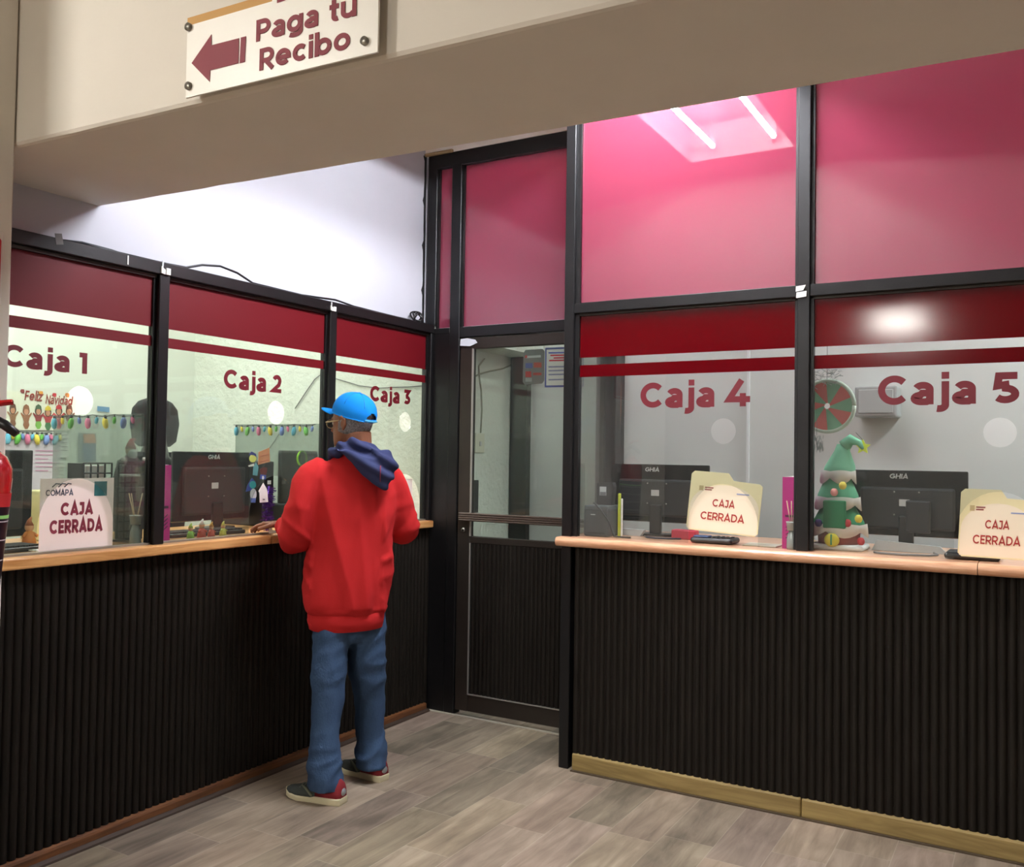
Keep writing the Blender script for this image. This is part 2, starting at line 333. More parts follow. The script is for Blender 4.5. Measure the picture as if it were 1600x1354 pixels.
# ---------------------------------------------------------------- ceiling light fixtures
def troffer(x0,x1,y0,y1,tubes,label,e,name='ceiling_light',depth=.16,zo=3.40,diff=None,tz=.13):
    t=thing(name,((x0+x1)/2,(y0+y1)/2,zo),label,'light','ceiling light fixtures')
    m=MB(); th=.012; wi=C('fixture_grey_inside',(120,122,124)) if tubes else 'white'
    m.box((x0-th,y0-th,zo),(x0,y1+th,zo+depth),'white').box((x1,y0-th,zo),(x1+th,y1+th,zo+depth),'white')
    m.box((x0,y0-th,zo),(x1,y0,zo+depth),'white').box((x0,y1,zo),(x1,y1+th,zo+depth),'white').box((x0,y0,zo+depth-.01),(x1,y1,zo+depth),wi)
    if tubes: m.box((x0,y0,zo+.004),(x0+.002,y1,zo+depth-.01),wi).box((x1-.002,y0,zo+.004),(x1,y1,zo+depth-.01),wi)
    m.build('housing',t)
    if diff: MB().box((x0,y0,zo+.01),(x1,y1,zo+.02),diff).build('diffuser',t)
    for x in tubes:
        q=MB(); ya,yb=(y0+.035,y1-.035)
        q.cyl((x,ya,zo+tz),(x,yb,zo+tz),.014,e,12); q.build('lamp_tube',t)
        s=MB(); s.box((x-.015,y0,zo+tz-.02),(x+.015,ya,zo+depth-.01),'white'); s.build('lamp_holder',t)
        s=MB(); s.box((x-.015,yb,zo+tz-.02),(x+.015,y1,zo+depth-.01),'white'); s.build('lamp_holder',t)
    return t
eR=emit('cool_tube_light',C_COOL,E_RECESS); eC=emit('cashier_room_diffuser',(1,.995,.96),E_CASH); eB=emit('back_room_added_fill',(.93,.97,1),E_BACK); eB2=emit('back_room_added_side_fill',(.93,.97,1),E_BACK*1.3)  # the back room emitters belong to added fill lamps
eH=emit('hall_diffuser',C_WARM,E_HALL); eH2=emit('rear_hall_lamp',C_WARM,E_HALL*.45); eF=emit('far_hall_diffuser',C_WARM,E_FAR)
troffer(1.28,1.90,-1.76,-.55,(1.425,1.79),'white open fixture with two bare glowing tubes behind the beam',eR,zo=3.33,tz=.07,depth=.23)
troffer(-1.5,-.9,-1.6,-.4,(),'white fixture with flat diffuser over the cashier desks at left',None,diff=eC)
troffer(-1.5,-.9,-3.0,-1.9,(),'white fixture with flat diffuser behind Caja 1',None,diff=eC)
troffer(.25,.95,.13,.45,(),'small added fill light with flat diffuser hidden over the corridor behind the door',None,diff=eB)  # added lamp, hidden by the door head, brightens the corridor stucco
troffer(3.6,4.2,-.3,.9,(),'added side fill light with flat diffuser out of view at the right end of the back room',None,diff=eB2)  # added lamp outside the view, gives the back room soft side light
troffer(1.35,2.15,-.37,-.02,(),'added fill light with flat diffuser hidden above the desk behind Caja 4',None,diff=eB)  # added lamp kept out of sight, lights the back wall and Caja 4 film
def batten(x,y,label,e):
    """surface fixture with one short thick glowing tube under the hall ceiling"""
    t=thing('ceiling_light',(x,y,ZC-.16),label,'light','ceiling light fixtures')
    MB().rbox((x-.30,y-.07,ZC-.05),(x+.30,y+.07,ZC-.001),'white',.01).build('housing',t)
    q=MB(); q.cyl((x-.25,y,ZC-.11),(x+.25,y,ZC-.11),.05,e,16); q.build('lamp_tube',t)
    for k in (-1,1): MB().box((x+k*.25,y-.03,ZC-.13),(x+k*.28,y+.03,ZC-.04),'white').build('lamp_holder',t)
batten(-.35,-5.25,'short thick tube light on the hall ceiling nearest the column',eH)
batten(1.6,-8.2,'short thick tube light on the hall ceiling behind the viewer',eH2)
troffer(1.2,1.8,-10.1,-8.9,(),'far hall ceiling fixture mirrored in the red band over Caja 5',None,diff=eF)
# ---------------------------------------------------------------- left partition (Caja 1-3)
AL='alu'
YL0=-2.76
MB().rbox((-.072,YL0,2.232),(.004,.0,2.283),AL,.003,1).build('trim_6',kind='structure')
for k,(a,b) in enumerate(((-1.956,-1.904),(-.915,-.864),(-.028,.0))):
    m=MB().rbox((-.066,a,1.12),(0,b,2.235),AL,.003,1)
    m.box((-.045,a-.012,1.12),(-.022,b+.012,2.232),AL); m.build('trim_%d'%(7+k),kind='structure')
box1('trim_10',(-.05,YL0,2.218),(-.018,0,2.232),'bronze',kind='structure')
box1('trim_11',(-.05,YL0,1.119),(-.02,0,1.128),C('sill_channel',(150,146,138),metal=.6,rough=.35),kind='structure')
def arch(c,hw,z0,zt,n=24):
    pts=[(c-hw,z0)]; h=zt-z0; st=h-hw
    # straight sides then half ellipse
    s=h*.30
    pts.append((c-hw,z0+s))
    for i in range(1,n): a=PI*(1-i/n); pts.append((c+hw*math.cos(a),z0+s+(h-s)*math.sin(a)))
    pts+=[(c+hw,z0+s),(c+hw,z0)]; return pts
def pane(O,U,V,d,u0,u1,z0,z1,m,ac=None,hc=None,hr=.058):
    pts=[(u0,z0)]
    if ac is not None:
        pts+= [p for p in arch(ac,.16,z0,1.395) if u0+.002<p[0]<u1-.002 or True]
    pts+=[(u1,z0),(u1,z1),(u0,z1)]
    hole=[[(hc[0]+hr*math.cos(2*PI*i/28),hc[1]+hr*math.sin(2*PI*i/28)) for i in range(28)]] if hc else None
    return MB().prism(pts,O,U,V,d,m,hole)
def caja(n,u0,u1,left,ac,hz,txt,tb,band):
    """one ticket window; left: on the plane X=-0.034 facing +X, else on the plane Y=-0.436 facing -Y"""
    if left: O,U,fr=Vector((-.034,0,0)),Y,X
    else: O,U,fr=Vector((0,-.436,0)),X,-Y
    t=thing('window_%d'%n,O+U*((u0+u1)/2)+Z*1.12,kind='structure')
    pane(O,U,Z,-fr*.006,u0,u1,1.122,2.225 if left else 2.205,'glass' if left else 'glassR',ac,(ac,hz)).build('pane',t)
    f=O+fr*.001; bz,s1,s0=band; ft='redfilmL' if left else 'redfilm'
    MB().prism([(u0,bz),(u1,bz),(u1,2.222 if left else 2.204),(u0,2.222 if left else 2.204)],f,U,Z,fr*.0012,ft).build('film_band',t)
    MB().prism([(u0,s0),(u1,s0),(u1,s1),(u0,s1)],f,U,Z,fr*.0012,ft).build('film_stripe',t)
    a,b,zb,h=tb
    MB().text(txt,f+U*a+Z*zb,U,Z,b-a,h,.0015,'letters',.23).build('lettering',t)
    return t
BL=(2.016,1.979,1.936); BR=(1.992,1.955,1.897)
caja(1,-2.76,-1.968,True,-2.275,1.69,'Caja 1',(-2.583,-2.253,1.795,.080),BL)
caja(2,-1.892,-.927,True,-1.247,1.697,'Caja 2',(-1.577,-1.221,1.792,.086),BL)
caja(3,-.852,-.028,True,-.222,1.695,'Caja 3',(-.548,-.184,1.797,.085),BL)
caja(4,1.186,2.220,False,1.902,1.632,'Caja 4',(1.503,2.023,1.742,.118),BR)
caja(5,2.296,3.38,False,2.998,1.625,'Caja 5',(2.553,3.066,1.738,.121),BR)
def counter_front(O,U,N,u0,u1,z0,z1,mname,name,parent,pitch=.0335):
    """corrugated panel: half-round ribs"""
    n=int(round((u1-u0)/pitch)); p=(u1-u0)/n; prof=[]
    for i in range(n):
        for k in range(7):
            a=PI*k/7; prof.append((u0+p*(i+.5-.5*.86*math.cos(a)),.010*math.sin(a) if 0<k else 0))
        prof.append((u0+p*(i+.97),-.002))
    O,U,N=map(Vector,(O,U,N)); vs=[O+U*a+N*b+Z*z0 for a,b in prof]+[O+U*a+N*b+Z*z1 for a,b in prof]; k=len(prof)
    fs=[(i,i+1,k+i+1,k+i) for i in range(k-1)]
    m=MB(); m.add(vs,fs,mname,True)
    m.box(O+U*u0+N*-.004+Z*z0,O+U*u1+N*-.03+Z*z1,mname); return m.build(name,parent)
tl=thing('ticket_counter',(-.3,-1.37,0),'long dark ribbed counter with light oak top under Caja 1 to Caja 3','counter')
counter_front((-.012,0,0),Y,X,-2.76,-.0,.05,1.078,'rib','ribbed_front',tl)
m=MB().rbox((-.68,-2.76,1.080),(.042,-1.335,1.12),'oak',.006,2); m.build('countertop',tl)
m=MB().rbox((-.68,-1.332,1.080),(.042,-.03,1.12),'oak',.006,2); m.build('countertop',tl)
MB().box((-.06,-2.76,0),(-.05,-.02,1.08),'rib').build('backing_panel',tl)
MB().rbox((-.04,-2.76,0),(.012,-.02,.05),'skirtL',.012,2).build('baseboard_left',kind='structure')
MB().prism([(0,0),(.022,0),(.020,.008),(.008,.014),(0,.016)],(.010,-2.76,0),X,Z,(0,2.74,0),C('dark_floor_seal',(62,48,38))).build('trim_12',kind='structure')
tr=thing('ticket_counter',(2.3,-.3,0),'dark ribbed counter with rounded pinkish top under Caja 4 and Caja 5','counter')
counter_front((0,-.462,0),X,-Y,1.182,4.3,.083,1.085,'rib','ribbed_front',tr)
def bull(xa,xb,name):
    pr=[(.12,1.075)]+[(-.517-.022*math.sin(PI*i/12),1.0975-.0225*math.cos(PI*i/12)) for i in range(13)]+[(.12,1.12)]
    MB().prism([(p[0],p[1]) for p in pr],(xa,0,0),Y,Z,(xb-xa,0,0),'pinkwood').build(name,tr)
bull(1.112,2.925,'countertop'); bull(2.928,4.35,'countertop')
MB().box((1.19,-.2,0),(4.3,-.19,1.075),'rib').build('backing_panel',tr)
MB().rbox((1.186,-.478,.0),(2.262,-.44,.083),'skirtR',.008,2).build('baseboard_right',kind='structure')
MB().rbox((2.264,-.478,.0),(4.3,-.44,.083),'skirtR',.008,2).build('baseboard_right_2',kind='structure')
box1('trim_13',(1.186,-.492,0),(4.3,-.478,.006),C('dark_foot_line',(72,58,42)),kind='structure')  # thin dark brown strip along the foot of the right baseboard
# ---------------------------------------------------------------- right partition
def post(k,xa,xb,z0,z1,y0=-.47,y1=-.40,bead=True):
    m=MB().rbox((xa,y0,z0),(xb,y1,z1),AL,.003,1)
    if bead: m.box((xa-.014,y0+.02,z0+.002 if z0>.5 else 1.12),(xb+.014,y0+.045,z1),AL)
    m.build('trim_%d'%k,kind='structure')
MB().rbox((1.111,-.47,0),(1.163,-.40,ZC),AL,.003,1).box((1.163,-.452,1.12),(1.186,-.42,ZC),AL).build('trim_14',kind='structure')
post(15,2.232,2.284,1.12,ZC); post(16,3.392,3.444,1.12,ZC)
for k,(a,b) in enumerate(((1.163,2.232),(2.284,3.392))):
    MB().rbox((a,-.468,2.207),(b,-.402,2.258),AL,.003,1).box((a,-.45,2.196),(b,-.425,2.207),'bronze').build('trim_%d'%(17+k),kind='structure')
# upper film panes and a back lining for the return beside the door
for n,(a,b) in ((6,(1.186,2.218)),(7,(2.298,3.38))):
    t=thing('window_%d'%n,((a+b)/2,-.436,2.258),kind='structure')
    MB().box((a,-.436,2.258),(b,-.430,ZC),'pinkfilm').build('film_pane',t)
    MB().box((a-.004,-.441,2.256),(a,-.428,ZC),C('pale_glazing_seal',(214,196,200))).box((a,-.441,2.256),(b,-.437,2.2595),MT['pale_glazing_seal']).build('glazing_seal',t)
t=thing('window_10',(1.137,-.2,1.12),kind='structure')
MB().box((1.132,-.40,1.12),(1.138,-.02,2.2),'glass').build('pane',t)
MB().box((1.12,-.40,0),(1.15,-.02,1.10),'rib').build('lower_panel',t)
MB().box((1.12,-.40,2.2),(1.15,-.02,2.26),AL).build('head_rail',t)
MB().box((1.132,-.40,2.26),(1.138,-.02,ZC),'pinkfilm').build('film_pane',t)
# ragged black paint and crumbled filler where the frame meets the wall
pts=[(.002,2.285)]+[(.002,3.31)]+[(-.018-.012*noise.noise(Vector((3.31*7-k*.35,0,2)))-(.012 if k%9==0 else 0),3.31-k*1.025/34) for k in range(35)]
MB().prism(pts,(-.0795,0,0),Y,Z,(.002,0,0),C('ragged_black_paint',(22,22,23))).build('trim_27',kind='structure')
m=MB()
for k in range(16): m.ell((-.07+.012*k+.006*noise.noise(Vector((k,0,0))),-.012,3.315+.012*noise.noise(Vector((k*3,1,0)))),(.016,.013,.011),C('brown_filler',(150,124,88),rough=.95),8,6)
m.build('trim_28',kind='structure')
# ---------------------------------------------------------------- door frame and door (plane Y=0)
m=MB().rbox((-.062,-.0,2.28),(.004,.07,3.31),AL,.003,1); m.build('trim_19',kind='structure')
m=MB().rbox((.112,-.002,0),(.181,.07,3.24),AL,.003,1); m.build('trim_20',kind='structure')
m=MB().rbox((-.062,-.001,3.225),(1.115,.069,3.313),AL,.003,1); m.build('trim_21',kind='structure')
m=MB().rbox((.181,-.001,2.2),(1.12,.069,2.262),AL,.003,1); m.build('trim_22',kind='structure')
m=MB().rbox((-.06,-.001,2.228),(.112,.069,2.262),AL,.003,1); m.build('trim_23',kind='structure')
m=MB().rbox((1.121,-.0,0),(1.185,.07,3.3),AL,.003,1); m.build('trim_24',kind='structure')
box1('trim_25',(-.08,.001,0),(.112,.06,2.228),AL,kind='structure')
for n,(a,b,z0) in ((8,(.181,1.12,2.262)),(9,(.004,.112,2.262))):
    t=thing('window_%d'%n,((a+b)/2,.03,z0),kind='structure')
    MB().box((a,.03,z0),(b,.036,3.226),'pinkfilm').build('film_pane',t)
    MB().box((a,.02,z0-.0),(b,.03,z0+.004),MT['pale_glazing_seal']).box((a,.012,z0),(a+.012,.03,3.226),AL).build('glazing_seal',t)
d=thing('door_1',(.65,.0,0),kind='structure')
BZ='bronze'
MB().rbox((.186,.006,.03),(.272,.048,2.195),BZ,.003,1).build('stile',d)
MB().rbox((1.066,.006,.03),(1.118,.048,2.195),BZ,.003,1).build('stile',d)
MB().rbox((.272,.007,2.13),(1.066,.047,2.195),BZ,.003,1).build('top_rail',d)
MB().rbox((.272,.007,1.0),(1.066,.047,1.038),BZ,.003,1).build('middle_rail',d)
MB().rbox((.272,.007,.03),(1.066,.047,.127),BZ,.003,1).build('bottom_rail',d)
MB().box((.272,.025,1.038),(1.066,.031,2.13),'glass').build('door_glass',d)
m=MB()
for k in range(4): m.rbox((.212,-.028,1.128+.012*k),(1.10,.002,1.1385+.012*k),C('brown_push_bar',(88,74,66),rough=.4,metal=.3),.003,1)
m.box((.212,-.022,1.128),(1.10,.006,1.175),MT['brown_push_bar']); m.build('push_bar',d)
counter_front((0,.012,0),X,-Y,.285,1.06,.135,1.0,'rib','ribbed_panel',d,.028)
m=MB().box((.272,.0,1.04),(.279,.012,2.13),C('scuffed_bare_metal',(170,164,158),metal=.5,rough=.4)).box((.274,.0,.128),(.279,.010,1.0),MT['scuffed_bare_metal']).box((.279,.0,.127),(1.066,.008,.133),MT['scuffed_bare_metal']); m.build('edge_trim',d)
m=MB().cyl((.232,.008,1.074),(.232,-.004,1.074),.012,'steel',20).cyl((.232,-.004,1.074),(.232,-.006,1.074),.007,'black',14); m.build('lock_cylinder',d)
MB().prism([(0,0),(.07,-.006),(.12,.012),(.105,.03),(.05,.042),(.004,.038)],ay(719,540,-.004),X,Z,(0,-.003,0),C('chipped_white_paint',(216,220,228))).build('paint_chip',d)
box1('trim_26',(.0,-.02,0),(1.11,-.001,.006),C('pale_grout_line',(176,168,152)),kind='structure')
# switch and cable on the corridor wall
p=ax(748,693,-.08)
t=thing('wall_switch',(-.08,p.y,p.z-.05),'pale switch plate on the stucco wall seen through the door glass','switch')
MB().rbox((-.08,p.y-.055,p.z-.06),(-.068,p.y+.055,p.z+.07),C('ivory_plastic',(206,206,186)),.004).build('plate',t); MB().rbox((-.07,p.y-.01,p.z-.015),(-.062,p.y+.01,p.z+.015),'lgrey',.002,1).build('toggle',t)
def wire(name,pts,r,m,label,cat='cable'): return MB().tube(pts,r,m,8).build(name,label=label,cat=cat)
wire('wall_cable',[ax(a,b,-.076) for a,b in ((757,560),(748,572),(749,590),(752,610),(753,640),(751,676))],.006,C('painted_cable',(150,152,136)),'painted cable running down to the switch behind the door glass')
wire('wall_cable',[ax(a,b,-.076) for a,b in ((742,588),(750,584),(765,580),(785,576),(803,568))],.006,MT['painted_cable'],'painted cable running sideways above the switch behind the door glass')
# ================================================================ wall sign on the beam
ang=math.atan(.041); SU=Vector((math.cos(ang),math.sin(ang),0)); SN=Vector((math.sin(ang),-math.cos(ang),0))
def onbeam(px,py,off=.034):
    O=Vector((0,-2.773,0))+SN*off; dd=ray(px,py); tt=(O-CAM).dot(SN)/dd.dot(SN); return CAM+dd*tt
s0=onbeam(290,153)
t=thing('wall_sign',s0,'white sign with red arrow reading Paga tu Recibo fixed on the beam','sign')
def su(px,py): v=onbeam(px,py)-s0; return (v.dot(SU),v.z)
b0=su(590,80); b1=su(600,0)
W=b0[0]; step=su(425,8)[0]; hl=su(288,42)[1]
white=C('sign_white_acrylic',(244,240,232),rough=.35)
MB().prism([(0,0),(W,0),(W,.62),(step,.62),(step,hl),(0,hl)],s0,SU,Z,-SN*.006,white).build('panel',t)
MB().prism([(0,hl),(step,hl),(step,hl+.022),(0,hl+.022)],s0,SU,Z,-SN*.006,C('gold_edge_strip',(196,146,72))).build('gold_strip',t)
f=SN*.0008
A=[su(*q) for q in ((300,99),(331,54),(331,71),(374,60),(373,99),(329,110),(328,128))]
MB().prism(A,s0+f,SU,Z,SN*.001,C('sign_crimson',(128,12,40))).build('arrow',t)
MB().prism([su(*q) for q in ((377,59),(385,57),(383,97),(375,99))],s0+f,SU,Z,SN*.001,MT['sign_crimson']).build('arrow_bar',t)
a=su(400.5,66); b=su(498,40); c=su(402,32); ch_=c[1]-a[1]
MB().text('Paga',s0+f+SU*a[0]+Z*a[1],SU,Z,b[0]-a[0],ch_,.001,MT['sign_crimson'],.21).build('lettering',t)
a=su(515,36); b=su(558,24); MB().text('tu',s0+f+SU*a[0]+Z*a[1],SU,Z,b[0]-a[0],ch_,.001,MT['sign_crimson'],.21).build('lettering',t)
a=su(405.6,111); b=su(548,78); c=su(406,77); MB().text('Recibo',s0+f+SU*a[0]+Z*a[1],SU,Z,b[0]-a[0],c[1]-a[1],.001,MT['sign_crimson'],.21).build('lettering',t)
a=su(433,5); MB().box(s0+SU*a[0]+Z*a[1]+SN*.0008,s0+SU*(a[0]+.03)+Z*(a[1]+.05)+SN*.002,MT['sign_crimson']).build('lettering',t)
for q in ((296,43),(296,135),(571,65)):
    v=onbeam(*q); MB().cyl(v-SN*.034,v+SN*.008,.011,'steel',18).build('standoff_screw',t)
# ================================================================ column fittings
def colp(px,py,off=.0): return ax(px,py,.316+off)
a=colp(6,363,.003); b=colp(6,475,.003)
t=thing('safety_sign',b,'red-bordered sign on the column above the fire extinguisher','sign')
yy=a.y
MB().rbox((.316,yy-.32,b.z-.005),(.319,yy,a.z),C('sign_pale_base',(230,222,214)),.001,1).build('plate',t)
z0,z1=b.z+.008,a.z-.012
MB().prism([(-.31,z0),(-.02,z0),(-.008,z0+.015),(-.008,z1-.015),(-.02,z1),(-.31,z1)],(.3195,yy,0),Y,Z,(.001,0,0),C('sign_bright_red',(206,30,40)),hole=[[(-.30,z0+.012),(-.028,z0+.012),(-.02,z0+.02),(-.02,z1-.02),(-.028,z1-.012),(-.30,z1-.012)]]).build('red_border',t)
MB().prism([(-.29,z0+.02),(-.03,z0+.02),(-.03,z1-.02),(-.29,z1-.02)],(.3195,yy,0),Y,Z,(.001,0,0),MT['sign_bright_red']).build('red_field',t)
# fire extinguisher: axis leans slightly
def extinguisher():
    c=Vector((.395,-2.925,.98)); lean=Vector((-.055,-.075,1)).normalized()*-1; up=-lean
    up=Vector((.075,.05,1)).normalized()
    t=thing('fire_extinguisher',(c.x,c.y,c.z-.1),'red fire extinguisher with black lever hung on the column at the left edge','fire extinguisher')
    red=C('extinguisher_red',(190,12,22),rough=.22,coat=.6); P=lambda h:c+up*h
    prof=[(-.02,.06),(0,.078),(.02,.082),(.44,.082),(.475,.078),(.505,.062),(.525,.036),(.535,.026),(.55,.024)]
    MB().tube([P(h) for h,_ in prof],[r for _,r in prof],red,32).build('cylinder_body',t)
    lab=C('extinguisher_label',(28,20,30),rough=.35)
    lb=MB().tube([P(.04),P(.40)],[.0832,.0832],lab,32,cap=False); 
    wl=C('label_white_line',(214,204,206))
    for h in (.08,.14,.2,.26,.315): lb.tube([P(h),P(h+.003)],[.0836,.0836],wl,32,cap=False)
    lb.tube([P(.36),P(.40)],[.0835,.0835],C('label_red_block',(196,30,36)),32,cap=False)
    lb.tube([P(.325),P(.335)],[.0837,.0837],C('label_green_block',(150,214,120)),32,cap=False); lb.build('label_sleeve',t)
    s=RT; k=(-FW); side=Vector((.864,.503,0))
    m=MB(); m.cyl(P(.54),P(.60),.022,'steel',18); m.build('valve',t)
    m=MB(); b=P(.60); m.tube([b-side*.05+Z*.005,b+Z*.018,b+side*.05-Z*.004,b+side*.085-Z*.03],[.016,.018,.015,.012],'black',10); m.build('lever',t)
    m=MB(); m.tube([b-side*.05+Z*.035,b+Z*.055,b+side*.070+Z*.064],[.009,.010,.0085],red,10); m.build('carry_handle',t)
    m=MB(); m.tube([b+Vector((-.02,0,-.02)),b+Vector((-.07,-.03,-.06)),b+Vector((-.1,-.06,-.25)),P(.05)+Vector((-.07,-.08,0))],[.011]*4,'black',10); m.build('hose',t)
    m=MB(); m.box((.316,c.y-.03,1.3),(.35,c.y+.03,1.4),'steel'); m.build('wall_bracket',t)
extinguisher()
#@@PART2
# ================================================================ left cashier desks
def garland(P0,U,N,length,n,label,group=None,big=1.0):
    """string of painted bulbs hanging along a divider or wall; U along, N towards the viewer"""
    t=thing('light_garland',P0,label,'garland',group); U=Vector(U); N=Vector(N); P0=Vector(P0)
    cols=[(96,186,216),(110,196,84),(226,120,160),(236,214,70),(120,150,214)]
    pts=[P0+U*(length*i/24)+Z*(-.008*abs(math.sin(PI*i/6)))+N*.004 for i in range(25)]
    MB().tube(pts,.0022,'black',6).build('wire',t)
    for i in range(n):
        p=P0+U*(length*(i+.5)/n)+N*.005-Z*.006; m=MB(); big_=1 if i%2==0 else .62; h=.026*big_*big
        tilt=Matrix.Rotation(.25*math.sin(i*2.3),3,N)
        m.ell(p-Z*(h*1.15),(.0125*big_*big,.0125*big_*big,h),C('bulb_%d'%(i%5),cols[(i*3)%5]),12,7,tilt)
        m.cyl(p-Z*.012*big_,p+Z*.004,.006*big_*big,'black',8); m.build('bulb',t)
    return t
def divider(y,label):
    t=thing('desk_divider',(-.36,y,1.12),label,'divider','smoked desk dividers')
    MB().rbox((-.672,y-.004,1.12),(-.072,y+.004,1.657),'divider',.001,1).build('panel',t)
    MB().box((-.672,y-.008,1.12),(-.072,y+.008,1.13),'steel').build('foot_channel',t)
divider(-.905,'smoked glass desk divider behind the post between Caja 2 and Caja 3')
divider(-1.965,'smoked glass desk divider behind the post between Caja 1 and Caja 2')
garland((-.668,-.922,1.655),X,-Y,.59,14,'garland of bulbs on the divider right of the Caja 2 monitor')
garland((-.668,-1.982,1.655),X,-Y,.59,10,'shorter garland of bulbs on the divider beside the black chair')
def brand(c,U,h,m,parent,V=Z,N=None):
    """maker's mark on the monitor shells"""
    w_=h*3.6; q=MB(); q.text('GHIA',c-U*(w_/2),U,V,w_,h,.001,m,.2,slant=.12); return q.build('brand_mark',parent)
def monitor(cx,cy,w_,z0,z1,left,label,tilt=0,stand=True,arm=False):
    """monitor seen from the back. left: back faces +X, else -Y"""
    if left: U,N=Y,X
    else: U,N=X,-Y
    c=Vector((cx,cy,0)); t=thing('computer_monitor',(cx,cy,1.12),label,'monitor','desktop monitors with their backs to the hall')
    zm=(z0+z1)/2; h=z1-z0
    def bb(u0,u1,za,zb,n0,n1,m,r,name,mb=None):
        a=c+U*u0+Z*za+N*n0; b=c+U*u1+Z*zb+N*n1; lo=[min(a[i],b[i]) for i in range(3)]; hi=[max(a[i],b[i]) for i in range(3)]
        q=mb or MB(); q.rbox(lo,hi,m,r); 
        return q if mb is not None or name is None else q.build(name,t)
    bb(-w_/2,w_/2,z0,z1,-.022,.0,'screen',.006,'bezel_shell')
    q=bb(-w_*.40,w_*.40,z0+.03,z1-.075,-.0,.022,'blackm',.012,None)
    for k in range(9): q.box(c+U*(-.10+.02*k)+Z*(z1-.105)+N*.0215,c+U*(-.09+.02*k)+Z*(z1-.09)+N*.0228,'black')
    q.build('rear_housing',t)
    lb=MB(); lb.box(c+U*-.03+Z*(zm-.012)+N*.0222,c+U*.012+Z*(zm+.018)+N*.0232,'lgrey'); lb.build('rating_label',t)
    for a,b in ((-.05,.05),(.05,.05),(-.05,-.05),(.05,-.05)): MB().cyl(c+U*a+Z*(zm+b)+N*.021,c+U*a+Z*(zm+b)+N*.0245,.0035,'steel',10).build('mount_screw',t)
    brand(c+U*(-.035 if not left else .0)+Z*(z1-.036)+N*.0003,U,.021,'lgrey',t)
    nk=MB(); nk.rbox(*[tuple(v) for v in ([min(a,b) for a,b in zip(c+U*-.03+Z*1.13+N*.02,c+U*.03+Z*(z0+.09)+N*.045)],[max(a,b) for a,b in zip(c+U*-.03+Z*1.13+N*.02,c+U*.03+Z*(z0+.09)+N*.045)])],'black',.006)
    if arm: nk.rbox(*[tuple(v) for v in ([min(a,b) for a,b in zip(c+U*.0+Z*(z0+.02)+N*.045,c+U*.10+Z*(z0+.16)+N*.06)],[max(a,b) for a,b in zip(c+U*.0+Z*(z0+.02)+N*.045,c+U*.10+Z*(z0+.16)+N*.06)])],C('grey_arm_metal',(58,58,60),rough=.35,metal=.6),.01,mtx=None)
    nk.build('stand_neck',t)
    b=MB(); pts=[(.11*math.cos(2*PI*i/28),.075*math.sin(2*PI*i/28)) for i in range(28)]
    b.prism(pts,c+Z*1.12+N*.02,U,N,(0,0,.012),'black'); b.build('stand_base',t)
    return t
monitor(-.45,-1.252,.488,1.163,1.505,True,'black desktop monitor behind the Caja 2 glass with its back to the hall')
monitor(-.45,-2.44,.488,1.15,1.50,True,'black desktop monitor behind the Caja 1 glass at the left edge')
p0=ay(955,720,-.12); p1=ay(1108,722,-.12)
monitor((p0.x+p1.x)/2,-.12,p1.x-p0.x,1.185,1.475,False,'black desktop monitor behind the Caja 4 glass')
p0=ay(1328,727,-.12); p1=ay(1513,732,-.12)
monitor((p0.x+p1.x)/2,-.12,p1.x-p0.x,1.18,1.468,False,'black desktop monitor with silver mount behind the Caja 5 glass',arm=True)
def keyboard(c,w_,d_,rot,label,group=None,lay=6,m='black'):
    t=thing('keyboard',c,label,'keyboard',group); rm=Matrix.Rotation(rot,3,'Z'); c=Vector(c)
    q=MB(); q.rbox(c+Vector((-w_/2,-d_/2,0)),c+Vector((w_/2,d_/2,.018)),m,.006); q.v=[c+rm@(v-c) for v in q.v]; q.build('case',t)
    k=MB(); n=int(w_/.021)
    for i in range(n):
        for j in range(5):
            a=c+Vector((-w_/2+.012+i*(w_-.02)/n,-d_/2+.012+j*(d_-.024)/5,.017)); k.box(a,a+Vector(((w_-.02)/n-.004,(d_-.024)/5-.004,.008)),'blackm')
    k.v=[c+rm@(v-c) for v in k.v]; o=k.build('key_field',t); o['kind']='stuff'
    return t
keyboard((-.20,-2.55,1.12),.42,.14,PI/2+.05,'black keyboard left of the pink closed sign at Caja 1')
keyboard((-.22,-1.52,1.12),.40,.13,PI/2-.1,'black keyboard beside the tiny figurines in front of the monitor')
